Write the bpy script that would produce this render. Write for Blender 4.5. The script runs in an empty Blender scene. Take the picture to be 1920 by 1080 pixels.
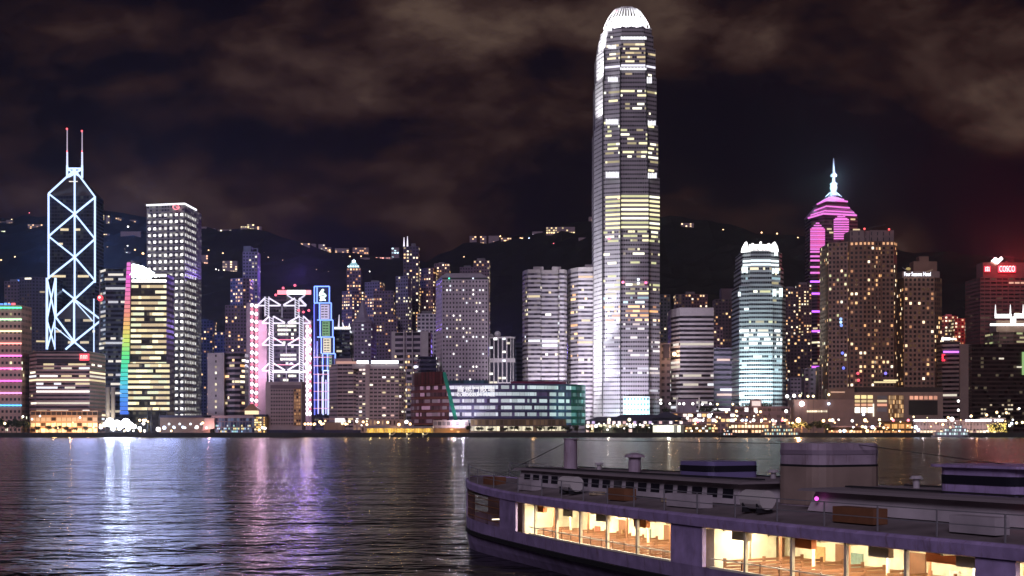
import bpy, bmesh, math, random
from mathutils import Vector, Matrix
S = bpy.context.scene
COL = S.collection
R = math.radians
# ------------------------------------------------------------------ camera, sky, moonlight
CAM_H, F, YH = 8.0, 2650.0, 804.0
cam = bpy.data.cameras.new('camera'); cam_o = bpy.data.objects.new('camera', cam); COL.objects.link(cam_o)
cam.sensor_width = 36; cam.lens = 36 * F / 1920; cam.shift_y = (YH - 540) / 1920
cam.clip_start = .5; cam.clip_end = 20000
cam_o.location = (0, 0, CAM_H); cam_o.rotation_euler = (R(90), 0, 0)
S.camera = cam_o
S.view_settings.view_transform = 'Standard'; S.view_settings.look = 'None'
S.view_settings.exposure = 0; S.view_settings.gamma = 1
S.cycles.use_denoising = True
S.cycles.max_bounces = 5; S.cycles.diffuse_bounces = 2; S.cycles.glossy_bounces = 3
S.cycles.volume_bounces = 0
S.cycles.sample_clamp_indirect = 6

def X(px, Y): return (px - 960) / F * Y
def Z(py, Y): return CAM_H + (YH - py) / F * Y

W = bpy.data.worlds.new("World"); S.world = W; W.use_nodes = True
nt = W.node_tree; nt.nodes.clear()
def N(t, typ, **kw):
    n = t.nodes.new(typ)
    for k, v in kw.items(): setattr(n, k, v)
    return n
def math_n(t, op, a, b=None, c=None):
    n = t.nodes.new('ShaderNodeMath'); n.operation = op
    for i, v in enumerate((a, b, c)):
        if v is None: continue
        if isinstance(v, (int, float)): n.inputs[i].default_value = v
        else: t.links.new(v, n.inputs[i])
    return n.outputs[0]
tc = N(nt, 'ShaderNodeTexCoord'); sep = N(nt, 'ShaderNodeSeparateXYZ')
nt.links.new(tc.outputs['Generated'], sep.inputs[0])
sx, sy, sz = sep.outputs
ay = math_n(nt, 'MAXIMUM', math_n(nt, 'ABSOLUTE', sy), .05)
U = math_n(nt, 'DIVIDE', sx, ay); V = math_n(nt, 'DIVIDE', sz, ay)
cmb = N(nt, 'ShaderNodeCombineXYZ'); nt.links.new(U, cmb.inputs[0]); nt.links.new(V, cmb.inputs[1])
map1 = N(nt, 'ShaderNodeMapping'); map1.inputs['Scale'].default_value = (6.5, 11, 1); map1.inputs['Rotation'].default_value = (0, 0, R(-24)); map1.inputs['Location'].default_value = (3.3, 1.2, 0)
nt.links.new(cmb.outputs[0], map1.inputs[0])
noi = N(nt, 'ShaderNodeTexNoise'); noi.inputs['Scale'].default_value = 1.3; noi.inputs['Detail'].default_value = 8
noi.inputs['Roughness'].default_value = .58; noi.inputs['Distortion'].default_value = .15
nt.links.new(map1.outputs[0], noi.inputs['Vector'])
dens = math_n(nt, 'MULTIPLY', math_n(nt, 'SUBTRACT', noi.outputs['Fac'], .5), 2.5)
def blob(px, py, rx, ry, w):
    global dens
    u0, v0, ru, rv = (px - 960) / F, (YH - py) / F, rx / F, ry / F
    a = math_n(nt, 'DIVIDE', math_n(nt, 'SUBTRACT', U, u0), ru); b = math_n(nt, 'DIVIDE', math_n(nt, 'SUBTRACT', V, v0), rv)
    r2 = math_n(nt, 'ADD', math_n(nt, 'MULTIPLY', a, a), math_n(nt, 'MULTIPLY', b, b))
    e = math_n(nt, 'EXPONENT', math_n(nt, 'MULTIPLY', r2, -1))
    dens = math_n(nt, 'ADD', dens, math_n(nt, 'MULTIPLY', e, w))
for bl in [(620, 185, 180, 75, .5), (880, 25, 230, 55, .46), (1100, 60, 200, 80, .28), (1330, 45, 260, 70, .30), (1750, 130, 280, 180, .21),
           (1800, 260, 200, 90, .08), (180, 40, 190, 60, .3), (130, 240, 260, 80, .22), (940, 270, 200, 80, .24), (480, 330, 300, 60, .12), (1000, 400, 500, 60, .12), (350, 160, 90, 60, -.25), (640, 70, 120, 45, -.25), (980, 120, 90, 50, -.25),
           (1380, 210, 190, 90, -.4), (1620, 260, 180, 60, -.3), (70, 110, 130, 45, -.3), (480, 260, 200, 35, -.3), (300, 310, 250, 40, -.15), (1650, 370, 300, 80, -.4)]:
    blob(*bl)
ramp = N(nt, 'ShaderNodeValToRGB')
cr = ramp.color_ramp
cr.elements[0].position = 0; cr.elements[0].color = (.0022, .0016, .0052, 1)
cr.elements[1].position = 1; cr.elements[1].color = (.092, .058, .044, 1)
for p, c in ((.3, (.0042, .0026, .0058, 1)), (.5, (.017, .0078, .0078, 1)), (.72, (.040, .022, .019, 1))):
    e = cr.elements.new(p); e.color = c
nt.links.new(math_n(nt, 'ADD', math_n(nt, 'MULTIPLY', dens, .85), .365), ramp.inputs[0])
sky = N(nt, 'ShaderNodeTexSky'); sky.sky_type = 'NISHITA'; sky.sun_disc = False
sky.sun_elevation = R(-6); sky.sun_rotation = R(160)
bg = N(nt, 'ShaderNodeBackground'); bg2 = N(nt, 'ShaderNodeBackground'); add = N(nt, 'ShaderNodeAddShader'); out = N(nt, 'ShaderNodeOutputWorld')
nt.links.new(sky.outputs[0], bg.inputs[0]); bg.inputs[1].default_value = .05
nt.links.new(ramp.outputs[0], bg2.inputs[0]); bg2.inputs[1].default_value = 1.0
nt.links.new(bg.outputs[0], add.inputs[0]); nt.links.new(bg2.outputs[0], add.inputs[1]); nt.links.new(add.outputs[0], out.inputs[0])

sun = bpy.data.lights.new('sun', 'SUN'); sun_o = bpy.data.objects.new('sun', sun); COL.objects.link(sun_o)
sun.energy = .95; sun.color = (.86, .72, .96); sun.angle = R(20); sun_o.rotation_euler = (R(62), 0, R(-14))

# ------------------------------------------------------------------ helpers
def prop(o, label=None, cat=None, group=None, kind=None):
    if label: o['label'] = label
    if cat: o['category'] = cat
    if group: o['group'] = group
    if kind: o['kind'] = kind
    return o
class Thing:
    def __init__(s, name, loc, label, cat, group=None, rz=0):
        s.o = bpy.data.objects.new(name, None); COL.objects.link(s.o)
        s.o.location = loc; s.o.rotation_euler = (0, 0, rz); s.loc = Vector(loc); s.rz = rz
        s.o.empty_display_size = 1
        prop(s.o, label, cat, group)
class MB:
    def __init__(s): s.v = []; s.f = []; s.uv = []; s.m = []; s.mats = []
    def mi(s, m):
        if m not in s.mats: s.mats.append(m)
        return s.mats.index(m)
    def face(s, pts, m, uv=None):
        b = len(s.v); s.v += [tuple(p) for p in pts]; s.f.append(tuple(range(b, b + len(pts))))
        s.uv.append(uv or [(.5, .02)] * len(pts)); s.m.append(s.mi(m))
    def box(s, x0, y0, z0, x1, y1, z1, m):
        p = [(x0, y0, z0), (x1, y0, z0), (x1, y1, z0), (x0, y1, z0), (x0, y0, z1), (x1, y0, z1), (x1, y1, z1), (x0, y1, z1)]
        for q in ((0, 1, 5, 4), (1, 2, 6, 5), (2, 3, 7, 6), (3, 0, 4, 7), (4, 5, 6, 7), (3, 2, 1, 0)): s.face([p[i] for i in q], m)
    def frus(s, a, b, m, cap=True, capm=None):
        n = len(a)
        for i in range(n):
            j = (i + 1) % n; s.face([a[i], a[j], b[j], b[i]], m)
        if cap: s.face(b, capm or m); s.face(a[::-1], capm or m)
    def bar(s, p, q, w, m, d=None):
        p, q = Vector(p), Vector(q); t = (q - p).normalized(); d = d or w
        ref = Vector((0, 1, 0)) if abs(t.y) < .9 else Vector((1, 0, 0))
        a = t.cross(ref).normalized() * w / 2; b = t.cross(a).normalized() * d / 2
        A = [p + a + b, p - a + b, p - a - b, p + a - b]; B = [v + (q - p) for v in A]
        s.frus(A, B, m)
    def cyl(s, p, q, r0, r1, m, n=8):
        p, q = Vector(p), Vector(q); t = (q - p).normalized()
        ref = Vector((0, 0, 1)) if abs(t.z) < .9 else Vector((1, 0, 0))
        a = t.cross(ref).normalized(); b = t.cross(a)
        A = [p + a * r0 * math.cos(k * 2 * math.pi / n) + b * r0 * math.sin(k * 2 * math.pi / n) for k in range(n)]
        B = [q + a * r1 * math.cos(k * 2 * math.pi / n) + b * r1 * math.sin(k * 2 * math.pi / n) for k in range(n)]
        s.frus(A, B, m)
    def ball(s, c, r, m, n=8, k=5, sq=1.0):
        c = Vector(c); rings = []
        for i in range(k + 1):
            th = math.pi * i / k
            rings.append([c + Vector((r * math.sin(th) * math.cos(2 * math.pi * j / n), r * math.sin(th) * math.sin(2 * math.pi * j / n), -r * sq * math.cos(th))) for j in range(n)])
        for i in range(k):
            for j in range(n):
                l = (j + 1) % n
                if i == 0: s.face([rings[0][0], rings[1][l], rings[1][j]], m)
                elif i == k - 1: s.face([rings[i][j], rings[i][l], rings[k][0]], m)
                else: s.face([rings[i][j], rings[i][l], rings[i + 1][l], rings[i + 1][j]], m)
    def build(s, name, parent=None, kind=None, smooth=False, world=True, label=None, under=None):
        me = bpy.data.meshes.new(name)
        off = parent.loc if (parent is not None and world) else Vector((0, 0, 0))
        me.from_pydata([(x - off.x, y - off.y, z - off.z) for x, y, z in s.v], [], s.f)
        for m in s.mats: me.materials.append(m)
        me.polygons.foreach_set('material_index', s.m)
        ul = me.uv_layers.new(name='UVMap'); flat = [c for u in s.uv for p in u for c in p]
        ul.data.foreach_set('uv', flat)
        if smooth: me.polygons.foreach_set('use_smooth', [True] * len(s.f))
        me.update()
        o = bpy.data.objects.new(name, me); COL.objects.link(o)
        if parent is not None: o.parent = parent.o if isinstance(parent, Thing) else parent
        if under is not None: o.parent = under
        if kind: o['kind'] = kind
        if label: o['label'] = label
        return o

# ------------------------------------------------------------------ materials
def mat(name, col, rough=.7, metal=0, noise=.12, nscale=.15, spec=.4, streak=None):
    m = bpy.data.materials.new(name); m.use_nodes = True; t = m.node_tree; b = t.nodes['Principled BSDF']
    tcn = N(t, 'ShaderNodeTexCoord'); nz = N(t, 'ShaderNodeTexNoise'); nz.inputs['Scale'].default_value = nscale; nz.inputs['Detail'].default_value = 5
    t.links.new(tcn.outputs['Object'], nz.inputs['Vector'])
    mx = N(t, 'ShaderNodeMix', data_type='RGBA', blend_type='MULTIPLY'); mx.inputs[0].default_value = 1
    v = math_n(t, 'ADD', math_n(t, 'MULTIPLY', nz.outputs['Fac'], noise * 4), 1 - noise * 2)
    mx.inputs[6].default_value = (*col, 1)
    cb = N(t, 'ShaderNodeCombineColor')
    for i in range(3): t.links.new(v, cb.inputs[i])
    t.links.new(cb.outputs[0], mx.inputs[7]); t.links.new(mx.outputs[2], b.inputs['Base Color'])
    if streak:
        mp = N(t, 'ShaderNodeMapping'); mp.inputs['Scale'].default_value = (1.6, 1.6, .22); t.links.new(tcn.outputs['Object'], mp.inputs[0])
        n2 = N(t, 'ShaderNodeTexNoise'); n2.inputs['Scale'].default_value = 2.2; n2.inputs['Detail'].default_value = 6; n2.inputs['Roughness'].default_value = .7; t.links.new(mp.outputs[0], n2.inputs['Vector'])
        f_ = N(t, 'ShaderNodeMapRange'); f_.inputs[1].default_value = .54; f_.inputs[2].default_value = .74; f_.inputs[4].default_value = .75; t.links.new(n2.outputs['Fac'], f_.inputs[0])
        m3 = N(t, 'ShaderNodeMix', data_type='RGBA'); t.links.new(f_.outputs[0], m3.inputs[0]); t.links.new(mx.outputs[2], m3.inputs[6]); m3.inputs[7].default_value = (*streak, 1); t.links.new(m3.outputs[2], b.inputs['Base Color'])
    b.inputs['Roughness'].default_value = rough; b.inputs['Metallic'].default_value = metal; b.inputs['Specular IOR Level'].default_value = spec
    return m
_em = {}
def emis(col, st, sample=False):
    k = (tuple(col), st, sample)
    if k in _em: return _em[k]
    m = bpy.data.materials.new('light_source'); m.use_nodes = True; t = m.node_tree; b = t.nodes['Principled BSDF']
    b.inputs['Base Color'].default_value = (.2, .2, .2, 1); b.inputs['Roughness'].default_value = .5
    b.inputs['Emission Color'].default_value = (*col, 1); b.inputs['Emission Strength'].default_value = st
    m.cycles.emission_sampling = 'AUTO' if sample else 'NONE'
    _em[k] = m
    return m
def facade_group(rnd):
    g = bpy.data.node_groups.new('facade', 'ShaderNodeTree')
    for nm, ty, d in (('Wall', 'NodeSocketColor', (.4, .4, .4, 1)), ('Glass', 'NodeSocketColor', (.02, .02, .03, 1)), ('A', 'NodeSocketFloat', .1), ('B', 'NodeSocketFloat', .9), ('C', 'NodeSocketFloat', .3),
                      ('D', 'NodeSocketFloat', .8), ('P', 'NodeSocketFloat', 0.), ('Lit', 'NodeSocketColor', (1, .8, .5, 1)), ('S', 'NodeSocketFloat', 1.), ('Rough', 'NodeSocketFloat', .7)):
        s = g.interface.new_socket(nm, in_out='INPUT', socket_type=ty); s.default_value = d
    g.interface.new_socket('Shader', in_out='OUTPUT', socket_type='NodeSocketShader')
    gi = N(g, 'NodeGroupInput'); go = N(g, 'NodeGroupOutput'); I = gi.outputs
    uv = N(g, 'ShaderNodeUVMap'); uv.uv_map = 'UVMap'
    sp = N(g, 'ShaderNodeSeparateXYZ'); g.links.new(uv.outputs[0], sp.inputs[0])
    u, v = sp.outputs[0], sp.outputs[1]
    fu, fv = math_n(g, 'FRACT', u), math_n(g, 'FRACT', v)
    if rnd:
        a = math_n(g, 'SUBTRACT', fu, .5); b_ = math_n(g, 'SUBTRACT', fv, .5)
        r2 = math_n(g, 'ADD', math_n(g, 'MULTIPLY', a, a), math_n(g, 'MULTIPLY', b_, b_))
        mask = math_n(g, 'LESS_THAN', r2, math_n(g, 'MULTIPLY', I['A'], I['A']))
    else:
        mask = math_n(g, 'MULTIPLY', math_n(g, 'MULTIPLY', math_n(g, 'GREATER_THAN', fu, I['A']), math_n(g, 'LESS_THAN', fu, I['B'])),
                      math_n(g, 'MULTIPLY', math_n(g, 'GREATER_THAN', fv, I['C']), math_n(g, 'LESS_THAN', fv, I['D'])))
    cb = N(g, 'ShaderNodeCombineXYZ'); g.links.new(math_n(g, 'FLOOR', u), cb.inputs[0]); g.links.new(math_n(g, 'FLOOR', v), cb.inputs[1])
    oi = N(g, 'ShaderNodeObjectInfo'); g.links.new(math_n(g, 'MULTIPLY', oi.outputs['Random'], 50), cb.inputs[2])
    wn = N(g, 'ShaderNodeTexWhiteNoise'); wn.noise_dimensions = '3D'; g.links.new(cb.outputs[0], wn.inputs['Vector'])
    lit = math_n(g, 'LESS_THAN', wn.outputs['Value'], I['P'])
    sc = N(g, 'ShaderNodeSeparateColor'); g.links.new(wn.outputs['Color'], sc.inputs[0])
    es = math_n(g, 'MULTIPLY', math_n(g, 'MULTIPLY', lit, mask), math_n(g, 'MULTIPLY', I['S'], math_n(g, 'ADD', math_n(g, 'MULTIPLY', sc.outputs[0], .8), .2)))
    tcn = N(g, 'ShaderNodeTexCoord'); nz = N(g, 'ShaderNodeTexNoise'); nz.inputs['Scale'].default_value = .09; nz.inputs['Detail'].default_value = 6
    g.links.new(tcn.outputs['Object'], nz.inputs['Vector'])
    vv = math_n(g, 'ADD', math_n(g, 'MULTIPLY', nz.outputs['Fac'], .7), .65)
    cc = N(g, 'ShaderNodeCombineColor')
    for i in range(3): g.links.new(vv, cc.inputs[i])
    m1 = N(g, 'ShaderNodeMix', data_type='RGBA', blend_type='MULTIPLY'); m1.inputs[0].default_value = 1
    g.links.new(I['Wall'], m1.inputs[6]); g.links.new(cc.outputs[0], m1.inputs[7])
    gv = N(g, 'ShaderNodeMix', data_type='RGBA', blend_type='MULTIPLY'); gv.inputs[0].default_value = 1
    gc = N(g, 'ShaderNodeCombineColor'); gvv = math_n(g, 'ADD', math_n(g, 'MULTIPLY', sc.outputs[1], 1.3), .35)
    for i in range(3): g.links.new(gvv, gc.inputs[i])
    g.links.new(I['Glass'], gv.inputs[6]); g.links.new(gc.outputs[0], gv.inputs[7])
    m2 = N(g, 'ShaderNodeMix', data_type='RGBA'); g.links.new(mask, m2.inputs[0]); g.links.new(m1.outputs[2], m2.inputs[6]); g.links.new(gv.outputs[2], m2.inputs[7])
    b = N(g, 'ShaderNodeBsdfPrincipled'); g.links.new(m2.outputs[2], b.inputs['Base Color'])
    g.links.new(math_n(g, 'SUBTRACT', I['Rough'], math_n(g, 'MULTIPLY', mask, .45)), b.inputs['Roughness'])
    b.inputs['Specular IOR Level'].default_value = .35
    g.links.new(I['Lit'], b.inputs['Emission Color']); g.links.new(es, b.inputs['Emission Strength'])
    g.links.new(b.outputs[0], go.inputs[0])
    return g
FG = [facade_group(False), facade_group(True)]
class Fac:
    def __init__(s, wall, glass=(.025, .025, .035), A=.12, B=.88, C=.25, D=.8, P=0, lit=(1, .75, .4), St=.5, rough=.75, rnd=0):
        m = bpy.data.materials.new('facade'); m.use_nodes = True; t = m.node_tree; t.nodes.clear()
        g = N(t, 'ShaderNodeGroup'); g.node_tree = FG[rnd]; o = N(t, 'ShaderNodeOutputMaterial'); t.links.new(g.outputs[0], o.inputs[0])
        g.inputs['Wall'].default_value = (*wall, 1); g.inputs['Glass'].default_value = (*glass, 1)
        for k, v in (('A', A), ('B', B), ('C', C), ('D', D), ('P', P), ('S', St), ('Rough', rough)): g.inputs[k].default_value = v
        g.inputs['Lit'].default_value = (*lit, 1)
        m.cycles.emission_sampling = 'NONE'
        s.m = m; s.A, s.B, s.C, s.D = (A, B, C, D) if not rnd else (.5 - A, .5 + A, .5 - A, .5 + A); s.rnd = rnd
ROOF = mat('roof_concrete', (.16, .15, .16)); STEEL = mat('steel', (.45, .45, .48), .4, .6); DARK = mat('dark_metal', (.03, .03, .035), .5)
CONC = mat('pale_concrete', (.42, .38, .38)); WHITE = mat('white_paint', (.75, .74, .74), .5); BROWN = mat('brown_stone', (.25, .18, .14))

# palettes of lit windows: list of (colour, strength)
YEL = [((1, .92, .50), 1.3), ((.95, .95, .45), .75), ((1, .85, .40), .4), ((1, 1, .75), 1.6)]
WARM = [((1, .62, .25), 1.3), ((1, .5, .18), .8), ((1, .74, .42), 1.5), ((1, .85, .6), 2.0), ((1, .45, .15), .4)]
ORG = [((1, .50, .18), 1.2), ((1, .62, .28), 1.7), ((.9, .38, .12), .6), ((1, .75, .45), 2.0)]
WHT = [((1, .95, .85), 1.5), ((.9, .95, 1), 1.2), ((1, .9, .7), .8), ((1, 1, 1), 2.4)]
CYAN = [((.65, .95, 1), 1.2), ((.8, 1, 1), 1.7), ((.5, .8, .9), .6)]
CREAM = [((1, .88, .55), 1.2), ((1, .8, .42), .8), ((1, .93, .7), 1.6), ((.9, .7, .35), .5)]
PINKW = [((1, .8, .75), 1.3), ((1, .6, .5), .8), ((1, .95, .95), 2)]

class Face:
    def __init__(s, p0, p1, z0, z1, nc, nf):
        s.p0 = Vector(p0); s.p1 = Vector(p1); s.L = (s.p1 - s.p0).length; s.d = (s.p1 - s.p0) / s.L
        s.n = Vector((s.d.y, -s.d.x)); s.z0, s.z1, s.nc, s.nf = z0, z1, nc, nf; s.fh = (z1 - z0) / nf; s.cw = s.L / nc
        s.vis = s.n.dot(-(s.p0 + s.p1) / 2) > 0
def ring(front, depth):
    pts = [Vector((X(px, Y), Y)) for px, Y in front]
    a, b = pts[0], pts[-1]; yb = max(p.y for p in pts) + depth
    return pts + [Vector((b.x, yb)), Vector((a.x, yb))]
def prism(mb, pts, z0, z1, m, cw, fh, roof=None, alt=None):
    faces = []; nf = max(1, round((z1 - z0) / fh))
    for i in range(len(pts)):
        p, q = pts[i], pts[(i + 1) % len(pts)]
        L = (q - p).length
        if L < .01: continue
        nc = max(1, round(L / cw)); o = 37 * i
        mb.face([(p.x, p.y, z0), (q.x, q.y, z0), (q.x, q.y, z1), (p.x, p.y, z1)], (alt or {}).get(i, m), [(o, 0), (o + nc, 0), (o + nc, nf), (o, nf)])
        faces.append(Face(p, q, z0, z1, nc, nf))
    mb.face([(p.x, p.y, z1) for p in pts], roof or ROOF)
    return faces
_wm = {}
def win_mesh(w, h, m, rnd=False):
    k = (round(w, 2), round(h, 2), m.name, rnd)
    if k not in _wm:
        me = bpy.data.meshes.new('lit_window')
        if rnd:
            n = 10; vs = [(w / 2 * math.cos(2 * math.pi * i / n), -.12, h / 2 * math.sin(2 * math.pi * i / n)) for i in range(n)] + [(w / 2 * math.cos(2 * math.pi * i / n), .1, h / 2 * math.sin(2 * math.pi * i / n)) for i in range(n)]
            fs = [tuple(range(n))] + [(i, i + n, (i + 1) % n + n, (i + 1) % n) for i in range(n)]
        else:
            a, b = w / 2, h / 2
            vs = [(-a, -.12, -b), (a, -.12, -b), (a, -.12, b), (-a, -.12, b), (-a, .1, -b), (a, .1, -b), (a, .1, b), (-a, .1, b)]
            fs = [(0, 1, 2, 3), (1, 5, 6, 2), (4, 0, 3, 7), (3, 2, 6, 7), (4, 5, 1, 0)]
        me.from_pydata(vs, [], fs); me.materials.append(m); me.update(); _wm[k] = me
    return _wm[k]
NWIN = [0]
def put_windows(th, cells, fac, cap=100, name='lit_window'):
    """cells: (face, row, c0, c1, (colour, strength)) in the face's own grid"""
    cells = sorted(cells, key=lambda c: -(c[3] - c[2]) * c[0].cw * c[0].fh)
    rest = MB()
    for i, (f, r, c0, c1, e) in enumerate(cells):
        x0, x1 = (c0 + fac.A) * f.cw, (c1 - 1 + fac.B) * f.cw
        za, zb = f.z0 + (r + fac.C) * f.fh, f.z0 + (r + fac.D) * f.fh
        c = f.p0 + f.d * (x0 + x1) / 2; m = emis(*e)
        if i < cap:
            o = bpy.data.objects.new(name, win_mesh(x1 - x0, zb - za, m, bool(fac.rnd))); COL.objects.link(o); o.parent = th.o
            o.location = (c.x - th.loc.x, c.y - th.loc.y, (za + zb) / 2 - th.loc.z); o.rotation_euler = (0, 0, math.atan2(f.d.y, f.d.x)); NWIN[0] += 1
        else:
            a = f.p0 + f.d * x0 + f.n * .12; b = f.p0 + f.d * x1 + f.n * .12
            rest.face([(a.x, a.y, za), (b.x, b.y, za), (b.x, b.y, zb), (a.x, a.y, zb)], m)
    if rest.f: rest.build(name, th, kind='stuff')
def pick(rng, pal): return pal[min(len(pal) - 1, int(rng.random() * len(pal)))]
def scatter(faces, p, pal, rng, rows=None, cols=None, clump=0):
    out_ = []
    for f in faces:
        if not f.vis: continue
        for r in range(f.nf):
            if rows and not (rows[0] <= (r + .5) / f.nf <= rows[1]): continue
            rp = p * (1 + clump * (rng.random() * 2 - 1))
            for c in range(f.nc):
                if cols and not cols((c + .5) / f.nc): continue
                if rng.random() < rp: out_.append((f, r, c, c + 1, pick(rng, pal)))
    return out_
def runs(faces, p, pal, rng, rows=None, full=.3, lo=2, hi=6):
    out_ = []
    for f in faces:
        if not f.vis: continue
        for r in range(f.nf):
            if rows and not (rows[0] <= (r + .5) / f.nf <= rows[1]): continue
            if rng.random() > p: continue
            if rng.random() < full: out_.append((f, r, 0, f.nc, pick(rng, pal))); continue
            c = rng.randint(0, 2)
            while c < f.nc:
                k = min(f.nc - c, rng.randint(lo, hi)); out_.append((f, r, c, c + k, pick(rng, pal))); c += k + rng.randint(1, 4)
    return out_
GZ = 4.0
def new_b(name, label, cat, px, Y, group=None, z=GZ): return Thing(name, (X(px, Y), Y, z), label, cat, group)
def building(label, front, top, fac, cw, fh, depth=30, p=0, pal=WARM, mode='s', seed=1, cap=100, name='tower_block', cat='building', group=None, crown=0, z0=GZ, clump=.5, rows=None, base=None, win=True, fins=None):
    mid = front[len(front) // 2]
    th = new_b(name, label, cat, sum(f[0] for f in front) / len(front), min(f[1] for f in front), group, z0)
    Yr = min(f[1] for f in front); z1 = Z(top, Yr)
    mb = MB(); pts = ring(front, depth); faces = prism(mb, pts, z0, z1, fac.m, cw, fh)
    mb.build('wall', th); rng = random.Random(seed); th.faces = faces; th.pts = pts; th.z1 = z1; th.fac = fac; th.rng = rng
    if crown:
        c = Vector((sum(q.x for q in pts) / len(pts), sum(q.y for q in pts) / len(pts)))
        m2 = MB(); m2.box(c.x - crown, c.y - crown * .6, z1, c.x + crown * .7, c.y + crown * .6, z1 + crown * .55, ROOF); m2.build('plant_room', th)
    if win and p:
        cells = scatter(faces, p, pal, rng, rows, None, clump) if mode == 's' else runs(faces, p, pal, rng, rows)
        put_windows(th, cells, fac, cap)
    return th
def lamp(kind, loc, col, power, target=None, size=2., angle=70, blend=.6, name='floodlight', parent=None):
    L = bpy.data.lights.new(name, kind); L.energy = power; L.color = col; L.shadow_soft_size = size
    o = bpy.data.objects.new(name, L); COL.objects.link(o); o.location = loc
    if kind == 'SPOT':
        L.spot_size = R(angle); L.spot_blend = blend
    if target is not None:
        o.rotation_euler = (Vector(target) - Vector(loc)).to_track_quat('-Z', 'Y').to_euler()
    return o
def text(th, body, px0, px1, py_mid, Y, m, name='lettering', hscale=None, depth=.3, rz=0):
    c = bpy.data.curves.new(name, 'FONT'); c.body = body; c.align_x = 'CENTER'; c.align_y = 'CENTER'; c.size = 1; c.extrude = .05
    c.materials.append(m); q = bpy.data.objects.new(name, c); COL.objects.link(q); bpy.context.view_layer.update()
    me = bpy.data.meshes.new_from_object(q.evaluated_get(bpy.context.evaluated_depsgraph_get())); bpy.data.objects.remove(q)
    o = bpy.data.objects.new(name, me); COL.objects.link(o); bpy.context.view_layer.update()
    wdt = X(px1, Y) - X(px0, Y); s = wdt / max(o.dimensions.x, .01); hs = s if hscale is None else hscale / max(o.dimensions.y, .01)
    o.scale = (s, hs, 4); o.rotation_euler = (R(90), 0, rz); o.parent = th.o
    o.location = Vector(((X(px0, Y) + X(px1, Y)) / 2, Y, Z(py_mid, Y))) - th.loc
    return o
# ================================================================== SETTING
RIDGE = [(-700, 470), (-300, 430), (0, 412), (60, 405), (120, 398), (200, 402), (260, 410), (380, 428), (440, 436), (500, 440), (535, 448), (560, 458), (620, 468), (700, 480), (740, 492), (790, 500), (830, 478),
         (860, 460), (900, 452), (960, 448), (1000, 440), (1060, 428), (1110, 415), (1180, 404), (1240, 412), (1300, 418), (1400, 432), (1480, 440), (1560, 450), (1700, 470), (1900, 490), (2300, 520), (2900, 560)]
YR = 2900.0
def ridge_z(x):
    px = 960 + x / YR * F
    for (a, b), (c, d) in zip(RIDGE, RIDGE[1:]):
        if a <= px <= c:
            t = (px - a) / (c - a); t = t * t * (3 - 2 * t); return Z(b + (d - b) * t, YR)
    return Z(560 if px > 0 else 470, YR)
def hill(x, Y):
    t = max(0, min(1, (Y - 2050) / (YR - 2050))); h = GZ + (ridge_z(x) - GZ) * t ** 1.15
    if Y > YR: h -= (Y - YR) * .25
    if Y < 2050: return GZ
    return h + (math.sin(x * .021 + Y * .013) * 5 + math.sin(x * .057 - Y * .043) * 2.5) * min(1, (Y - 2050) / 200)
def on_hill(px, py):
    Y = 2060
    while Y < 2895:
        if hill(X(px, Y), Y) >= Z(py, Y): break
        Y += 6
    return X(px, Y), Y, hill(X(px, Y), Y)
water_m = bpy.data.materials.new('harbour_water'); water_m.use_nodes = True
t = water_m.node_tree; b = t.nodes['Principled BSDF']
b.inputs['Base Color'].default_value = (.012, .011, .013, 1); b.inputs['Roughness'].default_value = .21; b.inputs['IOR'].default_value = 1.333
b.inputs['Specular IOR Level'].default_value = .2
tcn = N(t, 'ShaderNodeTexCoord')
def wave(scale, sxy, det, rot):
    mp = N(t, 'ShaderNodeMapping'); mp.inputs['Scale'].default_value = (sxy[0], sxy[1], 1); mp.inputs['Rotation'].default_value = (0, 0, R(rot))
    t.links.new(tcn.outputs['Object'], mp.inputs[0])
    n = N(t, 'ShaderNodeTexNoise'); n.inputs['Scale'].default_value = scale; n.inputs['Detail'].default_value = det; n.inputs['Roughness'].default_value = .6; n.inputs['Distortion'].default_value = .6
    t.links.new(mp.outputs[0], n.inputs['Vector']); return n.outputs['Fac']
w1, w2, w3 = wave(.22, (.7, 1), 2.5, 12), wave(.6, (.8, 1), 2, -18), wave(.04, (.6, 1), 2, 5)
hgt = math_n(t, 'ADD', math_n(t, 'ADD', math_n(t, 'MULTIPLY', w1, 1.3), math_n(t, 'MULTIPLY', w2, .5)), math_n(t, 'MULTIPLY', w3, 2.5))
bp = N(t, 'ShaderNodeBump'); bp.inputs['Strength'].default_value = 1; bp.inputs['Distance'].default_value = 1.0
t.links.new(hgt, bp.inputs['Height']); t.links.new(bp.outputs[0], b.inputs['Normal'])
mb = MB(); mb.face([(-2600, -200, 0), (2600, -200, 0), (2600, 1331, 0), (-2600, 1331, 0)], water_m); mb.build('water', kind='structure')

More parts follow.
